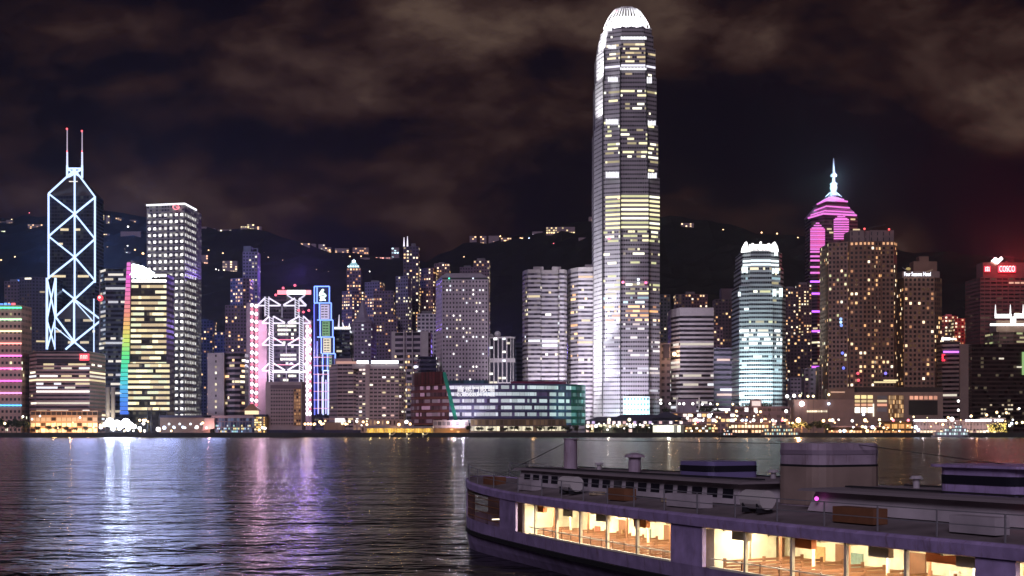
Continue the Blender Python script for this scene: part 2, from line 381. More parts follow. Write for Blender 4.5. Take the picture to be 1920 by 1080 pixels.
hill_m = mat('wooded_hill', (.016, .017, .018), .95, noise=.3, nscale=.03, spec=.1)
mb = MB(); xs = list(range(-1900, 1901, 25)); ys = list(range(2050, 3301, 25)); rnd = random.Random(4)
bump = {}
for i, x in enumerate(xs):
    for j, y in enumerate(ys): bump[i, j] = hill(x, y) + (rnd.random() * 7 if y > 2060 else 0)
for i in range(len(xs) - 1):
    for j in range(len(ys) - 1):
        q = [(i, j), (i + 1, j), (i + 1, j + 1), (i, j + 1)]
        mb.face([(xs[a], ys[c], bump[a, c]) for a, c in q], hill_m)
mb.build('hills', kind='structure')
ground_m = mat('paved_ground', (.07, .065, .065), .9)
mb = MB(); mb.face([(-2600, 1331, GZ - .01), (2600, 1331, GZ - .01), (2600, 2060, GZ - .01), (-2600, 2060, GZ - .01)], ground_m); mb.build('ground', kind='structure')
quay_m = mat('weathered_seawall', (.05, .05, .045), .9, noise=.3, nscale=.2)
mb = MB(); mb.box(-2600, 1327.5, -3, 2600, 1331, GZ + .3, quay_m)
for k in range(-60, 61): mb.box(k * 12 - .4, 1326.9, -.5, k * 12 + .4, 1327.5, 3.2, quay_m)
prop(mb.build('seawall'), 'long dark weathered seawall with fenders along the far shore of the harbour', 'seawall')

# ================================================================== LEFT GROUP
NEON = emis((.50, .66, 1), 1.75, True); NEON2 = emis((.55, .7, 1), 1.6, True)
th = building('beige tower with horizontal neon stripes in rainbow colours at the left edge', [(-30, 1400), (40, 1400)], 572, Fac((.62, .40, .33), A=.22, B=.74, C=.3, D=.72), 4.3, 5.9, 30, .06, YEL, seed=3)
for py, c in ((577, (.1, 1, .5)), (599, (.55, 1, .6)), (621, (1, .85, .45)), (644, (1, .35, .3)), (667, (1, .2, .75)), (691, (1, .2, .7)), (714, (1, .15, .75)), (737, (1, .3, .7)), (760, (.1, .5, 1))):
    m2 = MB(); m2.box(X(-30, 1400), 1399, Z(py, 1400) - .7, X(40, 1400) + .5, 1399.9, Z(py, 1400) + .7, emis(c, 2.2, True)); m2.build('neon_stripe', th)
m2 = MB()
for k, (a, b_, c) in enumerate(((-8, 2, (.1, .3, 1)), (4, 9, (.15, .45, 1)), (11, 16, (.1, .3, 1)), (18, 25, (1, .15, .2)))): m2.box(X(a, 1400), 1405, Z(574, 1400), X(b_, 1400), 1406, Z(568 - k % 2, 1400), emis(c, 1.6))
m2.build('roof_sign', th)
RES = lambda w=(.13, .10, .13), P=.05: Fac(w, (.012, .012, .02), A=.2, B=.75, C=.25, D=.75, P=P, lit=(1, .6, .3), St=.5)
building('dark apartment tower with few lit windows behind the neon striped tower', [(8, 1850), (38, 1850)], 527, RES(), 4.5, 4.5, 25, .1, ORG, seed=5, crown=6)
building('dark apartment slab with yellowish windows left of the braced neon tower', [(36, 1800), (60, 1795), (86, 1800)], 519, RES((.1, .09, .12)), 4, 4.2, 25, .14, CREAM, seed=7, mode='r')
# red sign block
th = building('brown banded office block with a red rooftop sign over an orange lit arcade', [(55, 1410), (68, 1388), (168, 1388)], 659, Fac((.46, .28, .25), (.03, .022, .026), A=.0, B=1, C=.42, D=.92), 3.4, 3.85, 32, .32, WHT[:3] + CREAM, 'r', 11, rows=(.05, .85))
m2 = MB(); m2.box(X(70, 1388), 1387, Z(681, 1388), X(166, 1388), 1387.9, Z(673, 1388), mat('dark_band', (.03, .02, .025))); m2.build('recessed_band', th)
m2 = MB(); y = 1386; m2.box(X(149, y), y, Z(676, y), X(167, y), y + .8, Z(663, y), emis((1, .03, .06), 1.3, True)); sg = m2.build('red_sign', th)
m2 = MB()
for a in (152.5, 157.5, 162): m2.box(X(a - 1.7, y), y - .4, Z(673, y), X(a - .6, y), y, Z(666, y), emis((1, .7, .6), 1.6)); m2.box(X(a + .8, y), y - .4, Z(673, y), X(a + 1.7, y), y, Z(666, y), emis((1, .7, .6), 1.6)); m2.box(X(a - .6, y), y - .4, Z(667.3, y), X(a + .8, y), y, Z(666, y), emis((1, .7, .6), 1.6))
m2.build('sign_glyph', th)
m2 = MB(); pts = ring([(57, 1372), (183, 1372)], 14); fc = prism(m2, pts, GZ, Z(770, 1372), Fac((.45, .28, .18), (.03, .02, .015), A=.06, B=.94, C=.2, D=.8).m, 5, 5); m2.build('podium', th)
put_windows(th, [(f, r, c, c + 1, e) for f in fc[:1] for r in range(f.nf - 1) for c in range(f.nc) for e in [(((1, .62, .25), 1.3 + (c * 7 % 5) * .25) if r < 2 else ((1, .5, .2), .6))] if (c * 3 + r) % 7], Fac((.4, .3, .2), A=.08, B=.92, C=.1, D=.78), 60)
for k in range(4): lamp('POINT', (X(75 + 30 * k, 1366), 1362, 9), (1, .55, .2), 9000, size=1)

# ------------------------------------------------------------------ tower with neon cross bracing
th = new_b('braced_tower', 'tall dark glass tower outlined by blue white neon cross bracing with twin masts', 'skyscraper', 140, 1700)
gl = Fac((.025, .035, .06), (.012, .018, .04), A=.08, B=.92, C=.15, D=.8, P=.10, lit=(.75, .85, .7), St=.16, rough=.35)
def slab(th, front, top, fac, cw, fh, depth, name='wall', z0=GZ):
    m = MB(); p = ring(front, depth); f = prism(m, p, z0, Z(top, min(q[1] for q in front)), fac.m, cw, fh); m.build(name, th); return f
f1 = slab(th, [(91, 1702), (178, 1702)], 366.5, gl, 3.5, 4.3, 36, 'upper_shaft')
f2 = slab(th, [(104, 1664), (190, 1664)], 597, gl, 3.5, 4.3, 34, 'lower_shaft')
f3 = slab(th, [(88, 1690), (104, 1672)], 521, gl, 3.5, 4.3, 8, 'side_shaft')
m2 = MB(); ap = (X(140, 1720), 1722, Z(318, 1722))
a_, c_, d_, e_ = (X(91, 1702), 1702, Z(366.5, 1702)), (X(178, 1702), 1702, Z(366.5, 1702)), (X(178, 1702), 1738, Z(366.5, 1702)), (X(91, 1702), 1738, Z(366.5, 1702))
gm = mat('sloped_glass', (.06, .045, .05), .3)
for p in ((a_, c_, ap), (c_, d_, ap), (d_, e_, ap), (e_, a_, ap)): m2.face(p, gm)
m2.build('roof', th)
m2 = MB(); a2, c2, ap2 = (X(104, 1664), 1664, Z(597, 1664)), (X(190, 1664), 1664, Z(597, 1664)), (X(139, 1700), 1700, Z(561, 1700))
m2.face((a2, c2, ap2), gm); m2.face((c2, (c2[0], 1700, c2[2]), ap2), gm); m2.face(((a2[0], 1700, a2[2]), a2, ap2), gm); m2.build('lower_roof', th)
rw = random.Random(2)
put_windows(th, [(f, int(f.nf * r_), c, c + k, ((1, .8, .45), .9)) for f, r_, c, k in ((f1[0], .655, 1, 5), (f1[0], .655, 10, 4), (f1[0], .86, 4, 3), (f1[0], .86, 9, 2), (f1[0], .79, 3, 2))] + [(f2[0], r_, c, c + k, ((1, .82, .5), .55 + .3 * rw.random())) for r_ in range(12, f2[0].nf, 3) for c, k in ((rw.randint(0, 6), 2), (rw.randint(6, 12), rw.randint(1, 3)))], gl)
m2 = MB(); m2.box(X(113, 1715), 1712, Z(359.5, 1712), X(166, 1715), 1713, Z(356.5, 1712), emis((1, .62, .35), .9)); m2.box(X(131, 1715), 1711.4, Z(341, 1712), X(147, 1715), 1712, Z(339.5, 1712), emis((1, .9, .8), 1.2)); m2.build('restaurant_lights', th)
def neon(th, segs, Y, w=1.8, m=NEON, name='neon_tube'):
    for (a, b_, c, d) in segs:
        m3 = MB(); m3.bar((X(a, Y), Y, Z(b_, Y)), (X(c, Y), Y, Z(d, Y)), w, m); m3.build(name, th)
YU = 1700.5
neon(th, [(91, 363, 91, 524), (178, 368, 178, 530), (140, 320, 140, 482), (140, 482, 140, 561), (91, 363, 140, 401), (178, 370, 140, 401), (140, 401, 91, 443), (140, 401, 178, 448), (91, 443, 140, 482), (178, 448, 140, 482), (140, 482, 91, 521), (140, 482, 178, 526), (140, 318, 91, 363), (140, 318, 178, 369)], YU)
neon(th, [(178, 526, 140, 561), (96, 526, 140, 561)], YU)
neon(th, [(88, 521, 88, 655), (104, 521, 104, 655)], 1668, 2.2); neon(th, [(88, 521, 104, 597), (104, 521, 88, 600), (88, 600, 104, 655), (104, 597, 88, 655)], 1668, 1.4)
neon(th, [(104, 594, 139, 561), (190, 600, 139, 561), (139, 561, 139, 641), (104, 594, 139, 641), (139, 641, 187, 681), (190, 600, 139, 641), (139, 641, 123, 655), (190, 600, 187, 757), (187, 681, 160, 708), (160, 735, 186, 757)], 1662)
neon(th, [(139, 563, 174, 602), (104, 614, 137, 641), (176, 560, 176, 660)], 1663, 1.1, NEON2)
neon(th, [(126, 310, 126, 334), (154, 310, 154, 334), (126, 316, 154, 316), (128, 318, 152, 332), (152, 318, 128, 332)], 1716, 2.0)
for a, tp in ((126, 242), (154, 246)):
    m2 = MB(); m2.cyl((X(a, 1716), 1716, Z(312, 1716)), (X(a, 1716), 1716, Z(285, 1716)), 1.1, 1.0, emis((.7, .75, 1), 1.3)); m2.cyl((X(a, 1716), 1716, Z(285, 1716)), (X(a, 1716), 1716, Z(tp, 1716)), .8, .6, emis((.6, .5, .65), .8)); ms = m2.build('mast', th)
    for py in (tp, 284): m2 = MB(); m2.ball((X(a, 1716), 1715, Z(py, 1716)), 1.3 if py == tp else .9, emis((1, .1, .12), 2.5)); m2.build('beacon', th, under=ms)
# ------------------------------------------------------------------ studded square tower
th = new_b('studded_tower', 'square tower covered in a grid of bright white studs with a white roof rim', 'skyscraper', 320, 1750)
fac = Fac((.34, .33, .36), (.05, .05, .06), A=.14, B=.86, C=.2, D=.75, P=.45, lit=(1, .95, .85), St=.5)
fr = [(275, 1762), (346, 1750), (368, 1800)]; m2 = MB(); pts = ring(fr, 30); zt = Z(383, 1750); prism(m2, pts, GZ, zt, fac.m, 4, 4.15); m2.build('wall', th)
rng = random.Random(9); fs = prism(MB(), pts, GZ, zt, fac.m, 7.6, 8.3); cells = []
for fi, f in enumerate(fs[:2]):
    for r in range(f.nf - 1):
        for c in range(f.nc):
            if f.z0 + r * f.fh < 20: continue
            cells.append((f, r, c, c + 1, ((1, .97, .92), rng.choice((1.0, 1.4, 1.9, 2.4) if fi == 0 else (.6, .9, 1.2)))))
put_windows(th, cells, Fac((1, 1, 1), A=.26, B=.74, C=.3, D=.68), 100, 'stud_light')
m2 = MB(); q = [Vector((p.x, p.y)) for p in pts]
for i in range(2): m2.bar((q[i].x, q[i].y - .6, zt + .6), (q[i + 1].x, q[i + 1].y - .6, zt + .6), 2.0, emis((.95, .95, 1), 1.7, True))
m2.build('roof_rim_light', th)
m2 = MB(); cx, cz, y = X(330, 1748), Z(388, 1748), 1748.5
for k in range(10):
    a1, a2 = R(40 + 31 * k), R(40 + 31 * (k + 1)); m2.bar((cx + 4 * math.cos(a1), y, cz + 3 * math.sin(a1)), (cx + 4 * math.cos(a2), y, cz + 3 * math.sin(a2)), 1.0, emis((1, .25, .3), 1.8))
m2.bar((cx, y, cz), (cx + 4.5, y, cz), 1.0, emis((1, .25, .3), 1.8)); m2.build('red_sign', th)
# ------------------------------------------------------------------ dark glass tower with pole
th = building('dark glass office tower with pale lit floors between the braced and rainbow towers', [(186, 1640), (198, 1620), (236, 1620)], 503, Fac((.05, .07, .12), (.01, .015, .03), A=0, B=1, C=.35, D=.85, P=.3, lit=(.8, .85, .8), St=.18, rough=.5), 3, 5.2, 30, .55, [((1, .93, .8), .9), ((.9, .92, 1), .6), ((1, .85, .6), .6)], 'r', 21)
m2 = MB(); m2.cyl((X(187, 1615), 1615, Z(640, 1615)), (X(187, 1615), 1615, Z(508, 1615)), .9, .7, mat('grey_pole', (.25, .25, .3))); m2.build('flag_pole', th)
m2 = MB(); m2.ball((X(188, 1612), 1612, Z(559, 1612)), 3.6, emis((1, .06, .08), 1.6)); m2.ball((X(188, 1612), 1608.8, Z(558, 1612)), 1.5, emis((1, .6, .55), 2.5)); m2.build('red_beacon', th)
for a in (202, 212): m2 = MB(); m2.cyl((X(a, 1600), 1600, GZ), (X(a, 1600), 1600, Z(726, 1600)), 2.4, 2.4, CONC, 12); m2.build('column', th)
lamp('SPOT', (X(207, 1585), 1580, 8), (1, .9, .65), 60000, (X(207, 1600), 1600, 40), 1, 60)
# ------------------------------------------------------------------ rainbow striped tower
th = new_b('rainbow_tower', 'office tower with a rainbow lit side wall and a blazing white rooftop light', 'skyscraper', 275, 1500)
fac = Fac((.06, .055, .05), (.03, .028, .02), A=.0, B=1, C=.3, D=.82, P=.3, lit=(1, .85, .5), St=.3)
m2 = MB(); pts = ring([(244, 1500), (312, 1500)], 34); fs = prism(m2, pts, GZ, Z(512, 1500), fac.m, 3, 5.9); m2.build('wall', th)
m2 = MB(); pts = ring([(240, 1490), (318, 1490)], 8); fs2 = prism(m2, pts, Z(772, 1490), Z(681, 1490), fac.m, 3, 5.9); m2.build('lower_wall', th)
rng = random.Random(6); cells = []
for f in (fs[0], fs2[0]):
    for r in range(f.nf):
        zz = f.z0 + (r + .5) * f.fh
        if f is fs[0] and (zz < Z(684, 1500)): continue
        if abs(zz - Z(551, 1500)) < 4: cells.append((f, r, f.nc - 4, f.nc, CREAM[0])); continue
        c = 0
        bright = zz > Z(535, 1500)
        while c < f.nc:
            k = min(f.nc - c, rng.randint(1, 4)); e = rng.choice([((1, .9, .55), 1.5), ((1, .84, .45), 1.1), ((1, .8, .42), .85), ((1, .75, .4), .65), ((.9, .95, .6), 1.0)]) if not bright else ((1, .97, .9), 2.2)
            if rng.random() < .93: cells.append((f, r, c, c + k, e))
            c += k
put_windows(th, cells, fac, 100)
m2 = MB()   # slanted rainbow side wall in coloured light panels
NS = 36; cols = [(1, .25, .75), (1, .12, .75), (1, .2, .55), (1, .25, .35), (1, .35, .2), (1, .65, .15), (.7, .95, .15), (.15, .9, .25), (.05, .85, .45), (.05, .75, .7), (.1, .5, 1), (.08, .28, 1), (.08, .2, .95)]
for k in range(NS):
    ta, tb = k / NS, (k + .86) / NS; py0, py1 = 492 + (778 - 492) * ta, 492 + (778 - 492) * tb
    s_ = ta * (len(cols) - 1); i = min(int(s_), len(cols) - 2); fr_ = s_ - i; c = tuple(round(cols[i][j] * (1 - fr_) + cols[i + 1][j] * fr_, 3) for j in range(3))
    xl = lambda t_: X(238 - 13 * min(1, t_ * 1.25), 1505); xr = lambda t_: X(245 - 4 * t_, 1496)
    xl0 = xl(ta); em = emis(c, .95)
    m2.face([(xl(tb), 1505, Z(py1, 1505)), (xr(tb), 1496, Z(py1, 1496)), (xr(ta), 1496, Z(py0, 1496)), (xl(ta), 1505, Z(py0, 1505))], em)
m2.build('rainbow_light_wall', th)
m2 = MB(); bk = mat('side_wall', (.12, .1, .12))
P0 = [(X(225, 1506), 1506.5, GZ), (X(241, 1497), 1497.5, GZ), (X(241, 1497), 1530, GZ), (X(225, 1506), 1530, GZ)]; P1 = [(X(238, 1506), 1506.5, Z(491, 1506)), (X(246, 1497), 1497.5, Z(488, 1497)), (X(246, 1497), 1530, Z(488, 1497)), (X(238, 1506), 1530, Z(491, 1506))]
m2.frus(P0, P1, bk); m2.build('side_wall', th)
rl_ = emis((.85, .93, 1), 5, True); rng = random.Random(19)  # ball cluster shapes the soft flare of the rooftop light
for px, py, r_ in ((250, 502, 5.5), (257, 505, 6.5), (264, 506, 6), (271, 509, 5.5), (278, 512, 5), (285, 515, 4.2), (292, 517.5, 3.4), (299, 519.5, 2.6), (250, 514, 6), (260, 516, 5.5), (270, 518, 5), (280, 519.5, 4)):
    m2 = MB(); m2.ball((X(px, 1500), 1502, Z(py, 1500)), r_ * .8, rl_, 12, 8); m2.build('rooftop_flare_ball', th, smooth=True)
# ------------------------------------------------------------------ small towers behind
building('dim purple apartment tower just right of the studded square tower', [(364, 1900), (399, 1900)], 601, RES((.16, .13, .2)), 4, 4.4, 25, .12, ORG, seed=31, crown=5)
th = building('slim tall apartment tower with a stepped open frame top on the left hillside foot', [(455, 1950), (483, 1950)], 472, RES((.22, .17, .24)), 4, 4.6, 22, .16, CREAM, seed=32)
m2 = MB(); m2.box(X(456, 1950), 1952, Z(472, 1950), X(470, 1950), 1968, Z(461, 1950), ROOF); m2.box(X(470, 1950), 1951, Z(466.5, 1950), X(483, 1950), 1953, Z(465, 1950), ROOF); m2.box(X(481, 1950), 1951.2, Z(472, 1950), X(483, 1950), 1953.2, Z(466.5, 1950), ROOF); m2.build('roof_frame', th)
building('broad apartment tower with orange windows in front of the slim framed tower', [(432, 1880), (455, 1872), (468, 1876)], 521, RES((.19, .14, .21)), 4, 4.6, 25, .26, ORG, seed=33)
building('short dark apartment block dotted with orange windows left of the red and white lit bank', [(422, 1800), (468, 1800)], 572, RES((.15, .11, .19)), 4, 4.6, 25, .22, ORG, seed=34)
th = building('concrete office block with a blank windowed wing and curved dark floors', [(389, 1425), (420, 1412), (421, 1416)], 661, Fac((.5, .42, .44), (.06, .05, .05), A=.46, B=.56, C=.3, D=.7), 17, 5.6, 28, 0, seed=35)
m2 = MB(); arc = [(421, 1422), (430, 1414), (440, 1411), (450, 1413), (459, 1421)]; pts = ring(arc, 20); fs = prism(m2, pts, GZ, Z(661, 1411), Fac((.42, .33, .37), (.02, .018, .03), A=0, B=1, C=.3, D=.88).m, 3, 5.2); m2.build('curved_wing', th)
put_windows(th, runs(fs[:4], .38, ORG + CREAM, random.Random(8), (.35, .92), .2, 2, 3), Fac((1, 1, 1), A=.1, B=.9, C=.35, D=.8), 60)
put_windows(th, [(th.faces[0], r, 0, 1, CREAM[r % 4]) for r in range(1, th.faces[0].nf - 1) if r % 3], th.fac)
# ------------------------------------------------------------------ bank with coat hanger trusses
th = new_b('trussed_bank', 'bank tower with white coat hanger trusses and columns of red and white lights', 'skyscraper', 527, 1550)
dk = Fac((.07, .055, .09), (.02, .018, .035), A=.04, B=.96, C=.3, D=.85, P=.15, lit=(.9, .95, .9), St=.3, rough=.5)
f1 = slab(th, [(500, 1556), (566, 1556)], 592, dk, 3, 4.6, 30, 'glass_wall'); f1b = slab(th, [(493, 1572), (562, 1572)], 556, dk, 3, 4.6, 26, 'rear_glass_wall')
gr = mat('grey_panel', (.52, .38, .46)); slabm = lambda front, top, dep, nm, m=gr, bot=None: None
def solid(th, px0, px1, top, Y, dep, nm, m, bot=None, kind=None):
    q = MB(); q.box(X(px0, Y), Y, GZ if bot is None else Z(bot, Y), X(px1, Y), Y + dep, Z(top, Y), m); return q.build(nm, th)
solid(th, 484, 500, 600, 1551, 20, 'service_tower', gr); solid(th, 462, 486, 568, 1556, 18, 'service_tower', mat('lilac_panel', (.34, .28, .36))); solid(th, 571, 584, 600, 1556, 20, 'service_tower', gr)
k = 0; wl, rl = emis((1, .9, .95), 2.3, True), emis((1, .12, .22), 1.5, True)
for cx, a, b_ in ((472.3, 572, 775), (480.5, 574, 768), (576, 612, 778), (581, 612, 778)):
    py = a
    while py < b_:
        m2 = MB(); y = 1548; m2.ball((X(cx, y), y, Z(py, y)), 2.1 if k % 2 == 0 else 1.7, wl if k % 2 == 0 or cx == 576 else rl, 8, 4); m2.build('facade_lamp', th); k += 1; py += 7.4 if cx < 570 else 8.6
    solid(th, cx - 1.6, cx + 1.6, a - 3, 1550.2, .7, 'lamp_column', emis((1, .55, .75), .55) if cx < 570 else emis((1, .85, .95), 1.3, True), b_ + 2)
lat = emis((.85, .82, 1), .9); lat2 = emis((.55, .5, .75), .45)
for a, t0, t1 in ((500.5, 556, 593), (557, 560, 595), (508.6, 593, 716), (565, 592, 716)):
    y = 1549; m2 = MB()
    for e in (-3.6, 3.6): m2.bar((X(a + e, y), y, Z(t1, y)), (X(a + e, y), y, Z(t0, y)), 1.0, lat)
    py = t0 + 2
    while py < t1 - 4: m2.bar((X(a - 3.4, y), y, Z(py, y)), (X(a + 3.4, y), y, Z(py + 3.4, y)), .8, lat); py += 4.4
    m2.build('ladder_mast', th)
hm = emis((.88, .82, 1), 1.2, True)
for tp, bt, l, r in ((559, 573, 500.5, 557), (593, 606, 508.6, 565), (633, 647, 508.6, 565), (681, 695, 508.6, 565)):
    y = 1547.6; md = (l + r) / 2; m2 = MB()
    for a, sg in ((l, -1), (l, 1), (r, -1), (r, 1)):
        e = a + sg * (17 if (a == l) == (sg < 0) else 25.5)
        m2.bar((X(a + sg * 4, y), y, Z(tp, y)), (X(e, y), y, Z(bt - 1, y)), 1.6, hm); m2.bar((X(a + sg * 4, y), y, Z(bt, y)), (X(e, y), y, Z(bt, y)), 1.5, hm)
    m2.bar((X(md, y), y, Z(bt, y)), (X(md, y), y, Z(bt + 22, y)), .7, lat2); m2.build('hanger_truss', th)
for py in (636, 683): solid(th, 512, 561, py, 1548.6, .4, 'red_light_line', emis((1, .12, .25), 1.2), py + 1.6)
solid(th, 511, 575, 696, 1548.2, .5, 'white_light_line', emis((1, 1, .95), 1.9), 699)
cells = []
f = f1[0]; rng = random.Random(12)
for r in range(f.nf):
    py = YH - (f.z0 + (r + .5) * f.fh - 8) * F / 1556
    pr = .95 if (606 < py < 616 or 666 < py < 676) else .55 if (624 < py < 632 or 613 < py < 633 or 700 < py < 716) else .14
    cells += [(f, r, c, c + 1, rng.choice([((1, 1, .75), 1.3), ((.9, 1, .85), .9), ((1, .95, .8), 1.7)])) for c in range(4, f.nc - 2) if rng.random() < pr]
put_windows(th, cells, dk, 100)
y = 1560
for a, b_, e in ((520, 538, emis((1, .25, .3), 1.9, True)), (538.2, 572, emis((1, .95, .9), 2.6, True)), (572.2, 583, emis((1, .3, .35), 1.9, True))): solid(th, a, b_, 544, y, 1.5, 'roof_sign_panel', e, 552)
m2 = MB(); m2.bar((X(538, y), y, Z(553, y)), (X(551, y), y, Z(562, y)), 1.6, lat); m2.bar((X(572, y), y, Z(553, y)), (X(560, y), y, Z(562, y)), 1.6, lat); m2.bar((X(562, y), y, Z(562, y)), (X(574, y), y, Z(574, y)), 1.6, lat); m2.build('roof_frame', th)
for a, py in ((553, 535), (531, 540), (517, 553), (579, 582), (569, 585), (560, 582)): m2 = MB(); m2.ball((X(a, 1548), 1548, Z(py, 1548)), 1.5, emis((1, .12, .2), 1.8), 6, 4); m2.build('red_beacon', th)
lamp('POINT', (X(492, 1540), 1532, 70), (1, .6, .85), 26000, size=2); lamp('POINT', (X(492, 1540), 1532, 115), (1, .6, .85), 22000, size=2); lamp('POINT', (X(578, 1540), 1532, 90), (1, .75, .95), 26000, size=2); lamp('POINT', (X(536, 1540), 1534, 80), (.85, .8, 1), 16000, size=2)
# ------------------------------------------------------------------ plain civic block
th = new_b('civic_block', 'plain stone framed low block with a small window grid and an orange lit stair strip', 'building', 532, 1385)
pf = Fac((.40, .29, .29), (.025, .02, .03), A=.2, B=.8, C=.3, D=.72)
slab(th, [(498, 1386), (566, 1386)], 716, Fac((.44, .34, .34), A=.99, B=.995), 4, 4, 25); 
m2 = MB(); Yc = 1385; f = prism(m2, ring([(507, Yc), (550, Yc)], .8), Z(798, Yc), Z(729, Yc), pf.m, 2.6, 3.7); m2.build('window_grid', th)
solid(th, 507, 564, 722, Yc, .7, 'louvre_band', mat('louvre', (.2, .14, .16)), 728.5)
m2 = MB(); f = prism(m2, ring([(551, Yc), (564, Yc)], .8), Z(798, Yc), Z(729, Yc), Fac((.5, .28, .15), A=.15, B=.85, C=.2, D=.8, P=.75, lit=(1, .5, .22), St=.75).m, 2.4, 3.2); m2.build('stair_strip', th)
# ------------------------------------------------------------------ blue outlined stepped tower
th = new_b('stepped_tower', 'slim stepped tower outlined in blue neon with a pale emblem box on top', 'skyscraper', 608, 1560)
BL = emis((.16, .30, 1), 2.4, True); BL2 = emis((.10, .16, 1), 1.6, True)
tiers = [(537, 568, 589.5, 617.5), (568, 600, 590, 621), (600, 632, 591.5, 624), (632, 663, 593.5, 626), (663, 695, 605, 628.5), (695, 778, 606, 618)]
bf = Fac((.16, .15, .25), (.03, .03, .06), A=.1, B=.9, C=.3, D=.8, P=.2, lit=(1, .85, .6), St=.5)
slab(th, [(589, 1566), (617, 1566)], 568, bf, 3, 4, 16, 'shaft'); Yt = 1558
for i, (a, b_, l, r) in enumerate(tiers):
    Yi = Yt - i * .8
    m2 = MB(); m2.box(X(l, Yi), Yi, Z(b_, Yi), X(r, Yi), 1570 - i * .5, Z(a, Yi), mat('dark_blue_panel', (.03, .035, .09), .4)); m2.build('tier', th)
    for p in ((l, a, r, a), (l, a, l, b_), (r, a, r, b_), (l + (5 if i < 1 else 9), a, l + (5 if i < 1 else 9), b_)): neon(th, [p], Yi - .9, 1.2, BL if i != 5 else emis((.5, .6, 1), 1.7, True))
for a, b_, l, r, c in ((571, 598, 601, 617, (.75, .65, 1)), (602, 630, 604, 618, (.12, .38, .12)), (634, 661, 606, 620, (1, .9, .62)), (665, 693, 616, 622, (.1, .3, .14))):
    m2 = MB(); y = Yt - 4; f = prism(m2, ring([(l, y), (r, y)], .5), Z(b_, y), Z(a, y), Fac((.2, .2, .22), A=.0, B=.0).m, 3, 4); f = f[0]
    m2 = MB(); m2.box(X(l, y), y, Z(b_, y), X(r, y), y + 3, Z(a, y), emis(c, .75)); lp = m2.build('light_panel', th)
    m2 = MB()
    for ii in range(5):
        for jj in range(2): xx = X(l + 1.5 + jj * (r - l - 3) / 2, y); zz = Z(b_ - 3 - ii * (b_ - a - 5) / 4.5, y); m2.box(xx, y - .3, zz, xx + X(l + (r - l) / 3.2, y) - X(l, y), y - .02, zz + .9, DARK)
    m2.build('louvres', th)
solid(th, 587.5, 594, 570, 1552, 10, 'side_wall', mat('navy_panel', (.03, .03, .14), .5), 778); neon(th, [(589, 570, 590, 778), (595, 640, 596, 776)], 1551, 1.0, BL2)
neon(th, [(597, 700, 597, 776), (604, 706, 604, 776), (611, 712, 611, 776), (617, 700, 617, 776)], 1550, 1.0, emis((.6, .55, 1), 1.5, True))
for kk in range(7):
    solid(th, 588, 622 if kk < 2 else 617, 669 + kk * 16, 1550.2, .5, 'pink_light_row', emis((1, .45, .7), .8), 670.6 + kk * 16)
m2 = MB(); y = Yt - 1.5; em = emis((.8, 1, .9), 2.2, True); cx = 604   # twisted ribbon emblem
pts_ = [(599, 549), (603, 543), (606, 541.5), (608, 544), (605, 548), (609, 550), (612, 553), (611, 557), (606, 558), (610, 561), (611, 564.5), (606, 563), (602, 564.5), (599, 564), (601, 559), (598, 555)]
pf_ = [(X(a, y), y - .4, Z(b_, y)) for a, b_ in pts_]; pb_ = [(a, y + .2, c) for a, _, c in pf_]; m2.frus(pf_[::-1], pb_[::-1], em); m2.build('emblem', th)
m2 = MB(); m2.bar((X(598, y), y - .6, Z(556, y)), (X(611, y), y - .6, Z(553, y)), .9, DARK); m2.build('emblem_gap', th)
# ================================================================== CENTRE
# hillside foot apartment towers
th = building('apartment tower crowned by a small white lit pyramid with spire, full of orange windows', [(641, 2000), (660, 1990), (682, 2000)], 545, RES((.15, .11, .19)), 4, 4.4, 25, .34, ORG + WARM, seed=41, clump=.8)
m2 = MB(); p = ring([(650, 1998), (677, 1998)], 18); fs = prism(m2, p, Z(545, 1995), Z(502, 1998), RES((.15, .11, .19)).m, 4, 4.4); m2.build('upper_wall', th); put_windows(th, [(fs[0], r, c, c + 1, ORG[(r + c) % 4]) for r in range(fs[0].nf) for c in range(fs[0].nc) if (r * 5 + c * 3) % 4 == 0 or r in (6, 1)], RES())
m2 = MB(); c = (X(663.5, 2005), 2006); hw = 8
A_ = [(c[0] + a * hw, c[1] + b * hw, Z(502, 2005)) for a, b in ((-1, -1), (1, -1), (1, 1), (-1, 1))]; B_ = [(c[0] + a * 3, c[1] + b * 3, Z(492, 2005)) for a, b in ((-1, -1), (1, -1), (1, 1), (-1, 1))]
m2.frus(A_, B_, emis((.35, .65, .75), .8)); m2.ball((c[0], c[1] - 2, Z(490.5, 2005)), 2.6, emis((.8, 1, 1), 3, True)); m2.cyl((c[0], c[1], Z(492, 2005)), (c[0], c[1], Z(483, 2005)), .7, .2, STEEL)
for k in range(5): m2.ball((c[0] - 7 + 3.5 * k, c[1] - 9, Z(500.5, 2005)), 1.2, emis((.8, 1, 1), 1.8), 6, 4)
m2.build('pyramid_roof', th)
building('apartment tower with many orange windows right of the white lit pyramid tower', [(684, 1960), (712, 1950), (718, 1956)], 528, RES((.18, .14, .2)), 4, 4.4, 25, .4, ORG + WARM, seed=42, crown=6, clump=.8)
building('lower dim apartment slab stepping down between two brighter apartment towers', [(700, 1900), (738, 1900)], 545, RES((.17, .13, .2)), 4, 4.6, 20, .12, ORG, seed=43)
th = building('tallest apartment tower on the hill foot with two white lit spires', [(756, 1960), (785, 1960)], 462, RES((.10, .08, .13)), 4, 4.5, 25, .3, CREAM + ORG, seed=44, clump=.7)
for a, tp in ((757.5, 445), (764, 443)): m2 = MB(); m2.cyl((X(a, 1965), 1965, Z(462, 1960)), (X(a, 1965), 1965, Z(tp, 1965)), 1.2, .3, emis((.9, .85, 1), 1.5)); m2.build('spire', th)
